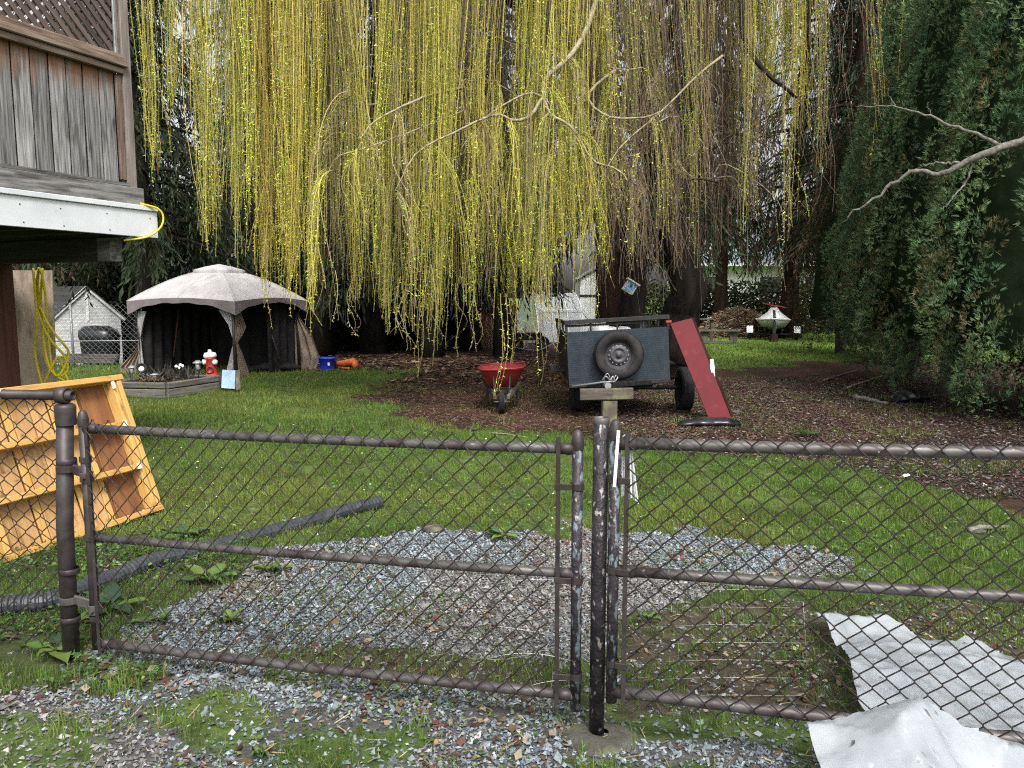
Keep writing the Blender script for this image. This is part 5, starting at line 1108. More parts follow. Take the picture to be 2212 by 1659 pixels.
capm.grid(np.array(rows), closed=True).build('vent_cap', 'canvas', gz, True)
def inn(p, f=0.93): return gc_ + (p - gc_) * f
for p in cor:
    q = inn(p); T('post', 'black_metal', gz, [(q[0], q[1], -0.1 + float(hgt(q[0], q[1]))), (q[0], q[1], ZE + 0.02)], 0.038, 8)
for i in (0, 1, 2, 3):
    a, b = inn(cor[i]), inn(cor[(i + 1) % 4]); B('roof_bar', 'black_metal', gz, (*a[:2], ZE - 0.02), (*b[:2], ZE - 0.02), 0.04, 0.05)
for i in (1, 2):       # dark netting on the two far sides
    a, b = inn(cor[i], 0.90), inn(cor[(i + 1) % 4], 0.90); s = np.linspace(0, 1, 40); nn = nrm(np.cross(b - a, Zv))
    A = np.array([[[*(a * (1 - k) + b * k + nn * 0.035 * math.sin(k * 46 + z))[:2], z] for k in s] for z in np.linspace(-0.02, ZE - 0.04, 6)])
    MB().grid(A).build('netting', 'netting', gz, True)
a, b = inn(cor[0], 0.92), inn(cor[1], 0.92); s = np.linspace(0.50, 0.97, 24)
MB().grid(np.array([[[*(a * (1 - k) + b * k + 0.03 * nrm(np.cross(b - a, Zv)) * math.sin(k * 50))[:2], z] for k in s] for z in np.linspace(0.0, ZE - 0.05, 6)])).build('netting', 'netting', gz, True)
def curtain(base, prof, mat='canvas_tan', name='curtain', ax=(1, 0, 0), folds=5.0, shift=(0, 0)):
    """prof: (z, left, right) offsets along ax."""
    ax = nrm(ax); nn = nrm(np.cross(ax, Zv)); A = []
    zz_ = np.linspace(0, len(prof) - 1, 20); P_ = np.array(prof, float)
    for t_ in zz_:
        i = min(len(prof) - 2, int(t_)); f = t_ - i; f = f * f * (3 - 2 * f); z, l, r = P_[i] * (1 - f) + P_[i + 1] * f
        A.append([np.asarray(base) + ax * (l + (r - l) * k) + nn * (0.035 * math.sin(k * folds * 6.28 + z * 2) * min(1, (r - l) * 6) + 0.02) + Zv * z for k in np.linspace(0, 1, 30)])
    return MB().grid(np.array(A)).build(name, mat, gz, True)
bF, bL, bR = inn(gF), inn(gL_), inn(gR_)
dFL = nrm(bL - bF); dFR = nrm(bR - bF)
curtain((*bF[:2], 0), [(0.02, 0.10, 0.26), (0.72, -0.03, 0.035), (1.05, 0.0, 0.14), (1.33, 0.0, 0.38)], 'canvas', ax=dFL)
curtain((*bF[:2], 0), [(0.0, 0.06, 0.42), (0.70, -0.02, 0.05), (1.0, 0.0, 0.30), (1.30, 0.0, 0.16)], 'canvas_tan', ax=dFR)
curtain((*bL[:2], 0), [(0.0, -0.05, 0.08), (0.75, -0.02, 0.03), (1.3, 0.0, 0.22)], 'canvas', ax=-dFL)
curtain((*bL[:2], 0), [(0.02, -0.02, 0.42), (0.15, -0.02, 0.44), (0.45, -0.02, 0.16), (0.66, -0.02, 0.02)], 'canvas_tan', ax=(-0.95, -0.2, 0))
curtain((*bR[:2], 0), [(0.0, -0.12, 0.40), (0.25, -0.12, 0.52), (0.75, -0.10, 0.36), (1.15, -0.03, 0.06), (1.32, -0.02, 0.03)], 'canvas_tan', ax=(0.97, -0.2, 0), folds=3)
for k, (u, v0_, u2, v2) in enumerate(((375, 770, 390, 640), (610, 790, 575, 690))):
    T('guy_pole', 'bark_red' if k == 0 else 'black_metal', gz, [P(u, v0_, 16.0), P(u2, v2, 16.2)], 0.018, 6)
bag('storage_sack', 'dark low sack on the floor inside the gazebo', P(590, 792, 16.4) * (1, 1, 0), 1.2, 0.22, 0.4, 'netting', 'sack')

# ------------------------------------------------------------------ raised planter with ornaments
c0 = G(361, 861); c1 = G(480, 842); c2 = G(236, 858)
pl = thing('raised_planter', 'mossy timber edged raised planter in front of the gazebo', 'planter', c0)
zt = 0.265
def wall(a, b, nm='planter_board'):
    for k, (zz_, h) in enumerate(((0.075, 0.15), (0.205, 0.10))):
        B(nm, 'old_timber', pl, (a[0], a[1], zz_), (b[0], b[1], zz_), 0.10, h - 0.008, Zv, 0.01)
wall(c0, c1); wall(c0, c2); c3 = c1 + (c2 - c0) * 0.95; wall(c1, c3); wall(c2 , c2 + (c1 - c0) * 0.95)
mid = (c0 + c3) / 2; A = np.array([[[*(c0 * (1 - s) * (1 - t) + c1 * s * (1 - t) + c2 * (1 - s) * t + c3 * s * t)[:2], 0.19 + 0.05 * float(vn(s * 7, t * 7, 1.0, 77))] for s in np.linspace(0.02, 0.98, 16)] for t in np.linspace(0.02, 0.98, 16)])
soil = MB().grid(A).build('soil', 'bark', pl, True)
def plant_tuft(name, label, c, n, L, w, col, cat='plant', spread=1.0, mat='leaf'):
    xs = np.full(n, c[0]) + rng.normal(0, 0.06, n) * spread; ys = np.full(n, c[1]) + rng.normal(0, 0.05, n) * spread
    a = U(0, 6.28, n); el = U(0.25, 1.2, n); d = np.stack([np.cos(a) * np.cos(el), np.sin(a) * np.cos(el), np.sin(el)], -1); l = U(0.6, 1.1, n) * L
    v, f = scatter(DIA, QF, np.stack([xs, ys, np.full(n, c[2])], -1), basis(d, U(0, 6.28, n)), np.stack([l * w, l, l * 0.4], -1))
    cc = np.array(col) * np.exp(rng.normal(0, 0.3, n))[:, None]
    return tag(np_mesh(name, v, [f], mat, col=np.repeat(cc, 4, 0)), label, cat)
def at_pl(u, v, Yd, z=0.22): p = P(u, v, Yd); return np.array((p[0], Yd, z))
plant_tuft('dead_plant', 'dark withered plant sprawling in the planter centre', at_pl(352, 815, 12.9), 150, 0.30, 0.12, (0.05, 0.045, 0.04), spread=3.6)
plant_tuft('dead_plant', 'grey withered leaves at the front of the planter near the short light', at_pl(325, 825, 12.5), 60, 0.22, 0.12, (0.14, 0.135, 0.13), spread=1.3)
plant_tuft('dead_plant', 'dark stalks beside the red hydrant ornament in the planter', at_pl(405, 812, 13.2), 70, 0.26, 0.08, (0.045, 0.042, 0.04), spread=1.4)
plant_tuft('mossy_plant', 'low rusty moss tuft on the planter edge', at_pl(335, 838, 12.25, 0.26), 60, 0.06, 0.4, (0.22, 0.12, 0.03), spread=2.0)
fw = thing('flower_ornament', 'white flower ornament standing in the planter behind dark stalks', 'ornament', at_pl(388, 815, 13.3))
T('stem', 'black_metal', fw, [at_pl(388, 815, 13.3), at_pl(388, 795, 13.3, 0.42)], 0.006, 5)
for du, dv in ((-7, 0), (0, 3), (6, -1), (2, -3)): MB().lathe([(0, -0.01), (0.028, 0), (0.03, 0.012), (0.012, 0.02), (0, 0.018)], P(388 + du, 792 + dv, 13.3), (0.1, -0.9, 0.4), 10).build('flower', 'white_plastic', fw, True)
def path_light(u, v, Yd, h, label, s=1.0):
    b = at_pl(u, v, Yd, 0.20); t = thing('solar_light', label, 'garden light', b)
    T('stake', 'black_metal', t, [b, b + (0, 0, h * 0.5)], 0.010 * s, 6)
    MB().lathe([(0.022 * s, h * 0.5), (0.040 * s, h * 0.58), (0.040 * s, h * 0.84), (0.030 * s, h * 0.86)], b, n=12).build('lens', 'galv', t, True)
    MB().lathe([(0.080 * s, h * 0.85), (0.083 * s, h * 0.88), (0.055 * s, h * 0.94), (0.03 * s, h), (0, h)], b, n=14).build('hood', 'galv_dark', t, True)
path_light(429, 822, 12.9, 0.33, 'grey mushroom solar light beside the red hydrant ornament')
path_light(287, 825, 12.6, 0.27, 'square topped solar light beside the tan curtain hem at the gazebo post', 0.8)
path_light(336, 838, 12.3, 0.17, 'short grey solar light among withered leaves at the planter front', 0.9)
sp = thing('spotlight', 'round black solar spotlight with white lens in the planter corner', 'garden light', at_pl(306, 835, 12.6))
T('stake', 'black_metal', sp, [at_pl(300, 835, 12.6), P(302, 810, 12.6)], 0.014, 6)
cc = P(306, 796, 12.55); ax = nrm((0.15, -0.9, 0.35))
MB().lathe([(0.0, -0.05), (0.06, -0.04), (0.085, 0.0), (0.085, 0.03), (0.075, 0.03), (0.07, 0.012), (0, 0.010)], cc, ax, 18).build('housing', 'black_metal', sp, True)
MB().lathe([(0.045, 0.012), (0.04, 0.03), (0, 0.036)], cc - (0, 0, 0.012), ax, 14).build('lens', 'white_plastic', sp, True)
hb_ = at_pl(459, 815, 13.4, 0.20); hy = thing('hydrant_ornament', 'red fire hydrant ornament with white cap and side caps in the planter', 'ornament', hb_)
s_ = 1.0; ax = nrm((-0.07, 0, 1))
MB().lathe([(0.0, 0), (0.115, 0), (0.118, 0.03), (0.10, 0.045), (0.092, 0.06), (0.088, 0.30), (0.098, 0.31), (0.098, 0.335), (0.08, 0.345), (0.078, 0.36), (0, 0.36)], hb_, ax, 18).build('body', 'red_gloss', hy, True)
MB().lathe([(0.105, 0.345), (0.112, 0.36), (0.105, 0.395), (0.085, 0.425), (0.03, 0.432), (0.026, 0.475), (0, 0.478)], hb_, ax, 18).build('cap', 'white_plastic', hy, True)
for s in (-1, 1):
    MB().lathe([(0, 0), (0.04, 0.0), (0.046, 0.02), (0.046, 0.045), (0.02, 0.055), (0, 0.055)], hb_ + (s * 0.075 - 0.018, -0.045, 0.26), (s * 0.8, -0.6, 0), 12).build('side_cap', 'white_plastic', hy, True)
MB().lathe([(0.065, 0.0), (0.065, 0.02), (0.05, 0.022), (0.045, 0.006), (0, 0.006)], hb_ + (0.0, -0.088, 0.13), (0.1, -1, 0), 16).build('front_port', 'red_tray', hy, True)
bp = thing('blue_board', 'pale blue plastic board propped at the planter corner beside a timber offcut', 'board', P(495, 838, 12.6))
MB().poly([P(478, 838, 12.7), P(507, 840, 12.6), P(508, 800, 12.85), P(480, 799, 12.95)], 0.02, (0, 1, 0)).build('face', 'blue_panel', bp)
B('offcut', 'old_timber_warm', bp, P(515, 843, 12.65), P(514, 800, 12.9), 0.02, 0.075, (1, 0, 0))
MB().poly([P(477, 838, 12.75), P(479, 800, 12.97), P(472, 822, 13.0)], 0.015, (0, 1, 0)).build('side_flap', 'black_plastic', bp)
bb = thing('blue_bin', 'bright blue plastic bin on the ground beside the gazebo curtain', 'bin', P(708, 792, 16.6) * (1, 1, 0))
b0_ = P(708, 792, 16.8) * (1, 1, 0); Rr = [ring(b0_[0], b0_[1], z, r, r * 0.8, 20, 4) for z, r in ((0.0, 0.15), (0.02, 0.155), (0.24, 0.18), (0.245, 0.195), (0.27, 0.195), (0.268, 0.17), (0.04, 0.145))]
m_ = MB().grid(np.array(Rr), closed=True); m_.add(Rr[0], [tuple(range(19, -1, -1))]); m_.add(Rr[-1], [tuple(range(20))]); m_.build('body', 'blue_plastic', bb, True)
B('label_sticker', 'white_plastic', bb, b0_ + (0.06, -0.146, 0.10), b0_ + (0.06, -0.152, 0.17), 0.05, 0.004, (0, 1, 0), 0.001)
ot = thing('orange_tool', 'orange plastic lawn tool lying on the ground beside the blue bin', 'tool', P(745, 790, 16.8) * (1, 1, 0))
q0 = P(727, 786, 16.9) * (1, 1, 0) + (0, 0, 0.12); q1 = P(766, 786, 16.7) * (1, 1, 0) + (0, 0, 0.13)
T('shaft', 'orange_plastic', ot, curve([q0, q0 * 0.6 + q1 * 0.4 + (0, 0, 0.02), q1 + (0, 0, 0.05)], 10), np.linspace(0.05, 0.085, 10), 10)
MB().lathe([(0, 0), (0.09, 0), (0.11, 0.04), (0.09, 0.10), (0, 0.11)], q1 + (-0.03, 0, -0.02), (1, -0.2, 0.2), 14).build('head', 'orange_plastic', ot, True)
T('handle', 'orange_plastic', ot, curve([q0 + (0, 0, -0.02), q0 + (0.15, -0.08, -0.09), q1 + (-0.1, -0.1, -0.08)], 10), 0.022, 8)

# ------------------------------------------------------------------ small white garage, fence and covered grill at the back left
zg = -0.86
gA_ = np.array((-13.2, 24.0, 0)); gg = np.array((0.66, 0.75, 0)); gnv = np.array((0.75, -0.66, 0)); gr_ = -gnv; w_ = 0.98; za, ze = 1.86, 0.95
ga = thing('garage', 'small white clapboard garage with dark shingle roof behind the mesh fence', 'garage', (gA_[0], gA_[1], zg))
z = zg
while z < za - 0.08:
    h = min(0.11, za - z); zt_ = z + h; hw_ = w_ if zt_ <= ze else w_ * (za - zt_) / (za - ze)
    if hw_ > 0.05: B('clapboard', 'siding', ga, gA_ - gg * hw_ + Zv * (z + h / 2), gA_ + gg * hw_ + Zv * (z + h / 2), 0.018, 0.105, nrm(Zv + gnv * 0.12), 0.002)
    z += 0.105
MB().poly([gA_ - gg * w_ + Zv * zg - gnv * 0.02, gA_ + gg * w_ + Zv * zg - gnv * 0.02, gA_ + gg * w_ + Zv * ze - gnv * 0.02, gA_ + Zv * za - gnv * 0.02, gA_ - gg * w_ + Zv * ze - gnv * 0.02], 2.6, gr_).build('wall', 'siding', ga)
for s in (-1, 1):
    e = gA_ + gg * s * (w_ + 0.12) + Zv * (ze - 0.10); B('barge_board', 'siding', ga, gA_ + Zv * (za + 0.01) + gnv * 0.06, e + gnv * 0.06, 0.03, 0.10)
    for k in range(7):
        f0, f1 = k / 7, (k + 1) / 7 + 0.02
        p0 = (gA_ + Zv * (za + 0.06)) * (1 - f0) + (e + Zv * 0.07) * f0; p1 = (gA_ + Zv * (za + 0.06)) * (1 - f1) + (e + Zv * 0.07) * f1
        MB().poly([p0 + gnv * 0.1, p1 + gnv * 0.1 + Zv * 0.012, p1 + gr_ * 2.9 + Zv * 0.012, p0 + gr_ * 2.9], 0.022, -Zv).build('shingle_course', 'shingle', ga)
B('corner_trim', 'house_wall', ga, gA_ + gnv * 0.03 + Zv * (ze - 0.1), gA_ + gnv * 0.03 + Zv * (za - 0.05), 0.02, 0.07, gg)
bf = thing('wire_fence', 'grey chain link fence between the plywood sheet and the gazebo', 'fence', (-9.6, 17.4, 0))
fy = 17.45; xa, xb = -10.9, -8.25
chainlink(bf, np.array((xa, fy, 0)), np.array((1.0, 0, 0)), xb - xa, lambda s: 0.0, lambda s: 1.42, np.array((0, -1.0, 0)), 'galv_dark', 0.066)
T('rail', 'galv_dark', bf, [(xa, fy + 0.03, 0.58), (xb, fy + 0.03, 0.60)], 0.014, 6)
for x in (xa + 0.9, xb): T('post', 'galv_dark', bf, [(x, fy + 0.04, -0.1), (x, fy + 0.04, 1.45)], 0.028, 8)
gc2 = np.array((-10.35, 19.3, -0.12))
A = [ring(gc2[0] + dx, gc2[1], gc2[2] + z, hx, hy, 22, 3.2) for z, hx, hy, dx in ((0.0, 0.40, 0.28, 0), (0.3, 0.42, 0.29, 0.01), (0.62, 0.44, 0.30, 0.0), (0.72, 0.47, 0.33, 0.0), (0.86, 0.43, 0.30, -0.03), (0.96, 0.30, 0.2, -0.05), (0.98, 0.02, 0.02, -0.05))]
for a in A: a += rng.normal(0, 0.008, a.shape)
tag(MB().grid(np.array(A), closed=True).build('covered_grill', 'tarp_black', None, True), 'black covered grill standing behind the mesh fence', 'grill')
pk_ = thing('plank_pile', 'low pile of grey planks on the ground behind the mesh fence', 'planks', (-10.3, 18.2, 0))
for k in range(4): B('plank', 'old_timber', pk_, (-11.0 + 0.1 * k, 18.1 + 0.09 * k, 0.06 + 0.05 * k), (-9.4, 18.15 + 0.07 * k, 0.05 + 0.05 * k), 0.13, 0.045)

# ------------------------------------------------------------------ middle background: greenhouse, board panel, reeds, shed, tarp
gh = thing('hoop_greenhouse', 'small hoop greenhouse with cloudy plastic film beyond the conifer trunks', 'greenhouse', P(1160, 745, 25))
o0 = P(1163, 743, 25.0) * (1, 1, 0); crossd = nrm((-0.5, 1.0, 0)); axd = nrm((1, 0.42, 0))
hoop = lambda t, r=1.0: [o0 + axd * t + crossd * (0.75 - 0.75 * r * math.cos(a)) + Zv * (1.74 * r * math.sin(a) ** 0.8) for a in np.linspace(0, math.pi, 18)]
for t_ in (0, 0.55, 1.1, 1.65): T('hoop', 'white_plastic', gh, hoop(t_), 0.028 if t_ == 0 else 0.016, 6)
MB().grid(np.array([hoop(t_, 0.985) for t_ in np.linspace(0.02, 1.65, 6)])).build('film', 'film', gh, True)
B('base_rail', 'dark_timber', gh, o0 + Zv * 0.05, o0 + axd * 1.65 + Zv * 0.05, 0.05, 0.10)
for z in (0.75, 1.15): T('purlin', 'white_plastic', gh, [o0 + crossd * 0.07 + Zv * z, o0 + axd * 1.65 + crossd * 0.07 + Zv * z], 0.012, 5)
bw = thing('board_panel', 'rust brown board panel behind the dry reed clump', 'panel', P(1075, 745, 25.5) * (1, 1, 0))
for k in range(7): B('board', 'brush_wall', bw, (P(1045, 700, 25.4)[0] + k * 0.17, 25.4 + 0.02 * (k % 2), 0.0), (P(1045, 700, 25.4)[0] + k * 0.17, 25.4 + 0.02 * (k % 2), 1.35 + 0.05 * (k % 3)), 0.02, 0.16, (1, 0, 0))
def stalks(name, label, c, n, sx, sy, h, cols, cat):
    xs = c[0] + rng.normal(0, sx, n); ys = c[1] + rng.normal(0, sy, n)
    cc = np.array(cols)[rng.integers(0, len(cols), n)] * np.exp(rng.normal(0, 0.25, n))[:, None]
    V, F, c2 = blades(xs, ys, U(0.35, 1.0, n) * h, U(0.012, 0.03, n), np.abs(rng.normal(0.3, 0.25, n)), cc, True)
    return tag(np_mesh(name, V, F, 'straw', col=c2), label, cat)
stalks('reed_clump', 'dry tan reed clump growing in front of the rust brown boards', G(1078, 752), 420, 0.42, 0.3, 1.15, [(0.40, 0.31, 0.20), (0.28, 0.19, 0.11), (0.48, 0.40, 0.28)], 'reeds')
ct = thing('garden_cart', 'dark garden cart with spoked wheel beside the hoop greenhouse', 'cart', G(1150, 757))
cb = G(1140, 757); B('bed', 'black_metal', ct, cb + (-0.35, 0, 0.42), cb + (0.4, 0.1, 0.42), 0.45, 0.22)
wheel(ct, cb + (0.42, -0.25, 0.22), (0.35, -1, 0), 0.22, 0.06); wheel(ct, cb + (-0.30, -0.25, 0.18), (0.2, -1, 0), 0.18, 0.06)
T('handle', 'galv_dark', ct, curve([cb + (-0.35, -0.1, 0.5), cb + (-0.6, -0.25, 0.2), cb + (0.2, -0.7, 0.05), cb + (0.75, -0.6, 0.25)], 16), 0.018, 6)
sh = thing('garden_shed', 'narrow white plank shed with black door bar seen behind the trailer', 'shed', G(1300, 742) + (0, 0, 0))
sx0, sx1, sy = P(1252, 700, 26.0)[0], P(1353, 700, 26.0)[0], 26.0; npl = 9; pw = (sx1 - sx0) / npl
for k in range(npl):
    xc = sx0 + (k + 0.5) * pw; hgt_ = 2.18 + 0.42 * (1 - abs(2 * (k + 0.5) / npl - 1))
    B('plank', 'house_wall', sh, (xc, sy, 0.0), (xc, sy, hgt_), 0.02, pw - 0.012, (1, 0, 0))
MB().poly([(sx0, sy + 0.03, 0), (sx1, sy + 0.03, 0), (sx1, sy + 0.03, 2.15), ((sx0 + sx1) / 2, sy + 0.03, 2.6), (sx0, sy + 0.03, 2.15)], 2.0, (0, 1, 0)).build('wall', 'house_wall', sh)
B('door_bar', 'black_metal', sh, (sx0 - 0.02, sy - 0.02, 1.62), (sx1 + 0.02, sy - 0.02, 1.62), 0.03, 0.07)
B('door_brace', 'siding', sh, (sx0 + 0.05, sy - 0.025, 1.2), (sx0 + 0.62, sy - 0.025, 0.5), 0.02, 0.10)
for s in (-1, 1):
    xm = (sx0 + sx1) / 2; xe = sx0 - 0.12 if s < 0 else sx1 + 0.12
    MB().poly([(xm, sy - 0.12, 2.68), (xe, sy - 0.12, 2.14), (xe, sy + 2.1, 2.14), (xm, sy + 2.1, 2.68)], 0.04, (0, 0, 1)).build('roof', 'house_roof', sh)
bag('tarpaulin', 'white tarpaulin heap on the ground behind the utility trailer', np.array((1.65, 13.4, 0)), 1.3, 0.80, 0.15, 'white_plastic', 'tarpaulin', 0.72)

# ------------------------------------------------------------------ far yard: house, picnic bench, brush pile, watercraft
hs_ = thing('house', 'distant white bungalow with grey-blue roof beyond the hedge', 'house', (15.0, 50, 0))
MB().poly([(11.0, 48, 0), (20.5, 48, 0), (20.5, 48, 3.5), (11.0, 48, 3.5)], 7, (0, 1, 0)).build('wall', 'house_wall', hs_)
rf_ = MB().poly([(10.4, 47.3, 3.45), (21.1, 47.3, 3.45), (21.1, 51.5, 5.3), (10.4, 51.5, 5.3)], 0.15, (0, 0, 1)).build('roof', 'house_roof', hs_)
MB().poly([(10.4, 55.7, 3.45), (21.1, 55.7, 3.45), (21.1, 51.5, 5.3), (10.4, 51.5, 5.3)], 0.15, (0, 0, 1)).build('roof', 'house_roof', hs_)
B('gutter', 'white_plastic', rf_, (10.4, 47.25, 3.5), (21.1, 47.25, 3.5), 0.12, 0.16)
for x in (12.6, 16.0, 18.8):
    wn = B('window', 'white_plastic', hs_, (x - 0.75, 47.97, 2.3), (x + 0.75, 47.97, 2.3), 0.06, 1.15); B('pane', 'glass_dark', wn, (x - 0.65, 47.93, 2.3), (x + 0.65, 47.93, 2.3), 0.03, 1.0)
pc_ = G(1548, 741); pt = thing('picnic_table', 'old grey picnic table and bench on the bright far lawn', 'picnic table', pc_)
yb = pc_[1]
for k in range(3): B('top_plank', 'old_timber_warm', pt, (P(1490, 690, yb)[0], yb + 0.35 + 0.17 * k, 0.80), (P(1548, 690, yb)[0], yb + 0.35 + 0.17 * k, 0.80), 0.15, 0.045)
B('seat_plank', 'old_timber', pt, (P(1500, 712, yb)[0], yb - 0.25, 0.44), (P(1592, 712, yb)[0], yb - 0.25, 0.44), 0.26, 0.05)
B('ground_beam', 'old_timber', pt, (P(1500, 738, yb)[0], yb - 0.3, 0.05), (P(1577, 738, yb)[0], yb - 0.3, 0.05), 0.09, 0.09)
for u in (1518, 1580): B('leg', 'old_timber', pt, (P(u, 730, yb)[0], yb - 0.2, 0.0), (P(u, 730, yb)[0], yb - 0.2, 0.42), 0.24, 0.09, (0, 1, 0))
for u in (1510, 1543): B('leg', 'old_timber_warm', pt, (P(u, 730, yb)[0], yb + 0.4, 0.0), (P(u, 730, yb)[0], yb + 0.4, 0.78), 0.10, 0.10, (0, 1, 0))
# brush pile
bc = P(1592, 722, 30.5) * (1, 1, 0); bpile = thing('brush_pile', 'mound of dry brown brush and clippings on the far lawn', 'brush pile', bc)
th = np.linspace(0, 2 * math.pi, 30, endpoint=False)
A = [np.stack([bc[0] + r * 1.55 * np.cos(th) * (1 + 0.15 * np.sin(3 * th)), bc[1] + r * 1.0 * np.sin(th), 1.02 * (1 - r ** 2.1) - 0.02 + 0.12 * vn(np.cos(th) * r * 4, np.sin(th) * r * 4, 1.0, 44)], -1) for r in (1.0, 0.85, 0.65, 0.45, 0.22, 0.02)]
MB().grid(np.array(A), closed=True).build('mound', 'bark_red', bpile, True)
n = 5200; a = U(0, 6.28, n); r = np.sqrt(U(size=n)); x = bc[0] + r * 1.6 * np.cos(a); y = bc[1] + r * 1.05 * np.sin(a); z = 1.04 * (1 - r ** 2.1) + U(-0.02, 0.10, n)
d = rng.normal(size=(n, 3)); d[:, 2] *= 0.4
v, f = scatter(DIA, QF, np.stack([x, y, z], -1), basis(d, U(0, 6.28, n)), np.stack([np.full(n, 0.022), U(0.10, 0.30, n), np.full(n, 0.02)], -1))
cc = np.array([(0.24, 0.16, 0.10), (0.36, 0.27, 0.18), (0.14, 0.08, 0.055), (0.44, 0.35, 0.25)])[rng.integers(0, 4, n)] * np.exp(rng.normal(0, 0.3, n))[:, None]
o = np_mesh('clippings', v, [f], 'straw', col=np.repeat(cc, 4, 0), parent=bpile); o['kind'] = 'stuff'
# personal watercraft on a trailer
jx = P(1668, 720, 27.6)[0]; jy = 27.4; jdir = nrm((0.30, 1, 0)); jsd = np.array((jdir[1], -jdir[0], 0))
jk = thing('watercraft', 'white personal watercraft with red handlebars facing the camera side on its trailer', 'watercraft', (jx, jy, 0.4))
JQ = lambda s, x, z: np.array((jx, jy, 0)) + jdir * s + jsd * x + Zv * z
sec = lambda s: (0.02 + 0.56 * (1 - (1 - min(1, s / 1.1)) ** 2.2), 0.62 - 0.26 * min(1, s / 0.9) ** 0.6, 0.80 - 0.06 * min(1, s))
ss_ = np.array((0.0, 0.12, 0.3, 0.55, 0.9, 1.4, 2.0, 2.6, 2.9)); Ah = []; Ad = []
for s in ss_:
    hw_, kz, gz_ = sec(s)
    Ah.append([JQ(s, x * hw_, zz_) for x, zz_ in ((-1, gz_), (-0.96, gz_ - 0.08), (-0.72, kz + (gz_ - kz) * 0.32), (0, kz), (0.72, kz + (gz_ - kz) * 0.32), (0.96, gz_ - 0.08), (1, gz_))])
    top = gz_ + (0.12 + 0.33 * math.exp(-((s - 0.95) / 0.38) ** 2) + 0.16 * math.exp(-((s - 1.9) / 0.5) ** 2)) * min(1, s / 0.3)
    Ad.append([JQ(s, x * hw_, zz_) for x, zz_ in ((-1.03, gz_), (-0.9, gz_ + (top - gz_) * 0.15), (-0.42, gz_ + (top - gz_) * 0.62), (-0.2, top), (0.2, top), (0.42, gz_ + (top - gz_) * 0.62), (0.9, gz_ + (top - gz_) * 0.15), (1.03, gz_))])
MB().grid(np.array(Ah)).build('hull', 'hull_grey', jk, True)
MB().grid(np.array(Ad)).build('upper_deck', 'hull_white', jk, True)
T('bumper', 'hull_white', jk, curve([JQ(s, -sec(s)[0] * 1.02, sec(s)[2]) for s in ss_[::-1]] + [JQ(s, sec(s)[0] * 1.02, sec(s)[2]) for s in ss_], 40), 0.03, 6)
MB().grid(np.array([[JQ(s, x, sec(s)[2] + (0.125 + 0.33 * math.exp(-((s - 0.95) / 0.38) ** 2)) * min(1, s / 0.3) + 0.008) for x in (-0.045, 0.045)] for s in (0.05, 0.3, 0.5, 0.7)])).build('hood_stripe', 'black_plastic', jk, True)
T('handlebar', 'red_gloss', jk, curve([JQ(1.0, -0.42, 1.36), JQ(1.0, -0.2, 1.30), JQ(0.95, 0.0, 1.26), JQ(1.0, 0.2, 1.24), JQ(1.0, 0.42, 1.18)], 14), 0.018, 6)
B('steering_pad', 'red_gloss', jk, JQ(0.95, -0.12, 1.27), JQ(0.95, 0.12, 1.25), 0.10, 0.06)
B('seat', 'black_plastic', jk, JQ(1.4, 0, 0.98), JQ(2.6, 0, 0.95), 0.3, 0.14, Zv, 0.05)
jt = thing('watercraft_trailer', 'low trailer with white fenders carrying the watercraft', 'trailer', (jx, jy + 0.8, 0))
B('axle', 'black_metal', jt, JQ(1.0, -0.75, 0.22), JQ(1.0, 0.75, 0.22), 0.06, 0.06)
B('draw_bar', 'black_metal', jt, JQ(-0.5, 0, 0.30), JQ(2.4, 0, 0.30), 0.08, 0.08)
B('winch_post', 'black_metal', jt, JQ(-0.12, 0, 0.30), JQ(-0.10, 0, 0.72), 0.09, 0.09, (0, 1, 0)); B('winch_strap', 'white_plastic', jt, JQ(-0.13, 0.03, 0.40), JQ(-0.04, 0.03, 0.70), 0.03, 0.05, (1, 0, 0))
for s in (-1, 1):
    wheel(jt, JQ(1.0, s * 0.82, 0.23), jsd, 0.23, 0.14, near=s)
    B('bunk', 'black_metal', jt, JQ(0.4, s * 0.3, 0.40), JQ(2.4, s * 0.3, 0.38), 0.08, 0.05)
    B('bunk_bracket', 'black_metal', jt, JQ(1.0, s * 0.3, 0.22), JQ(1.0, s * 0.3, 0.40), 0.05, 0.05, (0, 1, 0))
    MB().grid(np.array([[JQ(1.0 - 0.30 * math.cos(a_), s * 0.82 + x_, 0.25 + 0.27 * math.sin(a_)) for x_ in (-0.11, 0.11)] for a_ in np.linspace(0.1, 3.04, 10)])).build('fender', 'white_plastic', jt, True)
tag(MB().beam(JQ(-0.45, -0.02, 0.0), JQ(-0.45, -0.02, 0.27), 0.22, 0.24, (0, 1, 0), 0.012).build('timber_block', 'bark_red'), 'reddish timber block under the watercraft trailer draw bar', 'timber block')

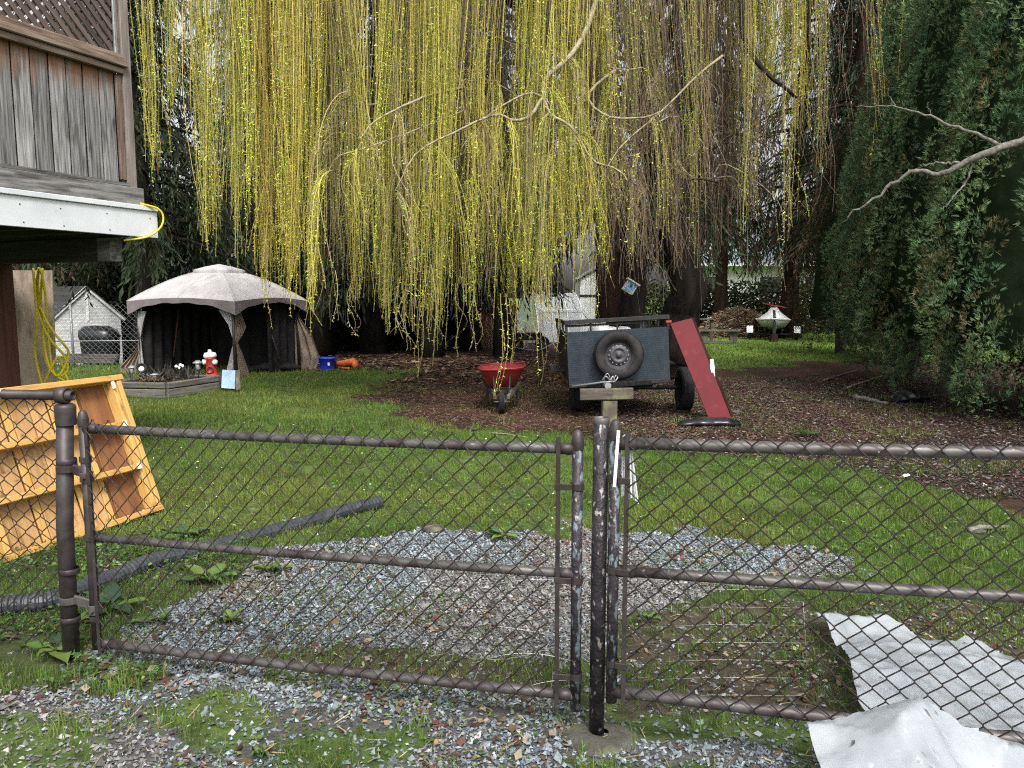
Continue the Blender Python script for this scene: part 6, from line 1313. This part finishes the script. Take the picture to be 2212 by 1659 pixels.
# ------------------------------------------------------------------ hanging bird house
hb0 = P(1362, 620, 13.6); bh = thing('bird_house', 'tilted white and blue bird house hanging from the willow above the trailer', 'bird house', hb0)
ta = math.radians(-32); ux = np.array((math.cos(ta), 0, math.sin(ta))); uz = np.array((-math.sin(ta), 0, math.cos(ta))); BQ = lambda x, y, z: hb0 + ux * x + uz * z + np.array((0, y, 0))
MB().poly([BQ(-0.10, 0, -0.10), BQ(0.10, 0, -0.10), BQ(0.10, 0, 0.09), BQ(-0.10, 0, 0.09)], 0.18, (0, 1, 0)).build('body', 'cream_paint', bh)
B('front_picture', 'bird_blue', bh, BQ(-0.08, -0.004, -0.005), BQ(0.08, -0.004, -0.005), 0.008, 0.16, uz, 0.001)
MB().lathe([(0, 0), (0.022, 0), (0.022, 0.006), (0, 0.006)], BQ(0.0, -0.008, 0.02), (0, -1, 0), 12).build('entry_hole', 'black_metal', bh)
B('roof_board', 'cream_paint', bh, BQ(-0.125, 0.08, 0.105), BQ(0.125, 0.08, 0.105), 0.26, 0.025, uz)
T('cord', 'black_metal', bh, curve([BQ(0, 0.08, 0.115), BQ(-0.02, 0.08, 0.5), P(1340, 300, 13.4), P(1330, -60, 13.2)], 16), 0.004, 4)

# ------------------------------------------------------------------ bare tree with limb reaching in from the right
bt = thing('bare_tree', 'leafless grey tree limb reaching across the green hedge', 'tree', (6.1, 6.4, 0))
T('trunk', 'bark_grey', bt, curve([(6.1, 6.4, -0.1), (6.05, 6.45, 1.2), (6.0, 6.6, 2.3), (6.2, 6.6, 4.0), (6.4, 6.5, 5.6)], 16), np.linspace(0.16, 0.04, 16), 10)
def bl(pts, r0, r1, nm='limb', k=26):
    c = curve(pts, k); c += rng.normal(0, 0.009, c.shape); return T(nm, 'bark_grey', bt, c, np.linspace(r0, r1, len(c)), 7)
main = [(6.03, 6.55, 2.2), P(2330, 270, 7.1), P(2212, 303, 7.4), P(2130, 330, 7.5), P(2075, 355, 7.6), P(2030, 378, 7.7), P(1990, 368, 7.8), P(1950, 385, 7.9), P(1900, 420, 8.0), P(1850, 455, 8.1), P(1820, 481, 8.2)]
L1 = bl(main, 0.048, 0.006, k=36)
bl([P(2170, 314, 7.45), P(2080, 280, 7.7), P(2000, 250, 7.9), P(1930, 232, 8.0), P(1850, 229, 8.2)], 0.019, 0.004)
bl([P(2110, 342, 7.55), P(2085, 395, 7.6), P(2060, 425, 7.6), P(2036, 452, 7.6)], 0.012, 0.003)
bl([P(2075, 352, 7.6), P(2030, 352, 7.7), P(1990, 360, 7.85), P(1960, 372, 7.9)], 0.014, 0.006)
bl([P(1935, 232, 8.0), P(1925, 215, 8.0), P(1918, 190, 8.0)], 0.005, 0.002, k=8); bl([P(2012, 253, 7.9), P(2005, 236, 7.9), P(2002, 222, 7.9)], 0.004, 0.002, k=8)

# ------------------------------------------------------------------ broad-leaved dock weeds
def dock(c, n, L, label, group=None, col='leaf', seed=0):
    t = thing('dock_plant', label, 'weed', c, group)
    for i in range(n):
        a = i * 2.4 + U(-0.3, 0.3) + seed; l = L * U(0.65, 1.1); w = l * U(0.17, 0.24); o = np.array((math.cos(a), math.sin(a), 0)); s = np.array((-o[1], o[0], 0)); A = []; el = U(0.35, 0.95)
        for k, q in enumerate(np.linspace(0, 1, 7)):
            ww = w * math.sin(math.pi * min(1, 0.10 + q * 0.9)) ** 0.7 if 0.18 < q < 1 else 0.006
            p = np.asarray(c) + o * l * q * math.cos(el * (1 - 0.3 * q)) + Zv * (l * (q * math.sin(el) - 0.42 * q * q) + 0.01)
            A.append([p - s * ww + Zv * 0.012, p - Zv * 0.002, p + s * ww + Zv * (0.012 + 0.006 * math.sin(q * 9))])
        A = np.array(A); k = A.shape[0]; idx = np.arange(k * 3).reshape(k, 3)
        F = np.stack([idx[:-1, :-1], idx[:-1, 1:], idx[1:, 1:], idx[1:, :-1]], -1).reshape(-1, 4)
        cc = np.array(((0.07, 0.13, 0.035), (0.10, 0.17, 0.04), (0.14, 0.20, 0.05), (0.055, 0.10, 0.05))[rng.integers(0, 4)]) * U(0.8, 1.2)
        np_mesh('leaf', A, [F], 'leaf', col=np.tile(cc, (k * 3, 1)), parent=t, smooth=True)
for k, (u, v, n, L, lab) in enumerate(((400, 1165, 8, 0.20, 'broad-leaved dock weed beside the timber frame corner'), (452, 1262, 9, 0.18, 'dock weed with pale broad leaves at the gravel edge near the pipe'),
                                       (245, 1325, 6, 0.20, 'large leaved weed below the drain pipe beside the gate hinge side'), (592, 1242, 7, 0.12, 'small dock weed among gravel under the gate middle rail'),
                                       (497, 1350, 8, 0.09, 'little yellow-green weed in gravel behind the gate bottom rail'), (345, 1350, 4, 0.13, 'dark weed leaves in gravel beside the fence post'),
                                       (120, 1415, 7, 0.17, 'leafy weed at the foot of the thick fence post'), (1085, 1165, 10, 0.12, 'bushy weed at the lawn edge of the gravel pad'),
                                       (1735, 945, 7, 0.22, 'flat green weed growing in the bark litter'), (565, 1640, 6, 0.05, 'tiny bright weed in the foreground gravel'),
                                       (1400, 1345, 6, 0.06, 'tiny weed beside the gate tension bar'))):
    dock(G(u, v) + (0, 0, 0.005), n, L, lab, seed=k)

# ------------------------------------------------------------------ fallen wood and rubbish
def log(u0, v0, u1, v1, r, label, mat='bark_grey'):
    a, b = G(u0, v0, r), G(u1, v1, r * 0.7); c = curve([a, a * 0.6 + b * 0.4 + (0, 0, 0.01), b], 9); c += rng.normal(0, r * 0.12, c.shape)
    tag(T('fallen_branch', mat, None, c, np.linspace(r, r * 0.55, 9), 8), label, 'branch')
log(1845, 858, 1915, 872, 0.045, 'broken grey branch stub lying in the bark litter')
log(1780, 822, 1850, 800, 0.025, 'thin fallen branch beside the lawn edge at the hedge foot')
log(1830, 838, 1905, 812, 0.02, 'slender pale fallen stick under the hedge', 'bark_pale'); log(1700, 985, 1790, 975, 0.012, 'thin dark stick lying across bark litter near the gate', 'bark')
log(2090, 1145, 2180, 1138, 0.022, 'short grey log in bark litter behind the gate rail'); log(1060, 935, 1140, 945, 0.008, 'pale curved twig on the litter before the wheelbarrow', 'bark_pale')
bag('plastic_bag', 'crumpled black bag half hidden under the green hedge', G(1965, 868), 0.55, 0.22, 0.3)
bag('wrapper', 'small pale green wrapper lying on bark litter', G(1958, 1030), 0.09, 0.03, 0.4, 'cream_paint', 'wrapper')
for k, (u, v, rr) in enumerate(((1760, 812, 0.07), (2105, 1150, 0.05), (1590, 892, 0.06), (935, 1148, 0.06))):
    p = G(u, v); A = [ring(p[0], p[1], p[2] + z * rr, rr * h * 1.3, rr * h, 10, 2.4) for z, h in ((-0.2, 0.8), (0.25, 1.0), (0.6, 0.7), (0.75, 0.05))]
    for a_ in A: a_ += rng.normal(0, rr * 0.09, a_.shape)
    tag(MB().grid(np.array(A), closed=True).build('rock', 'concrete', None, False), ('grey rock at the hedge end beside the far lawn', 'grey stone beside the short log', 'grey stone near the foot of the red panel', 'flat stone at the lawn edge of the gravel')[k], 'rock')
print('STATS tris', sum(len(m.loops) - 2 * len(m.polygons) for m in bpy.data.meshes), 'stones', N_STONES, 'grass', NG)
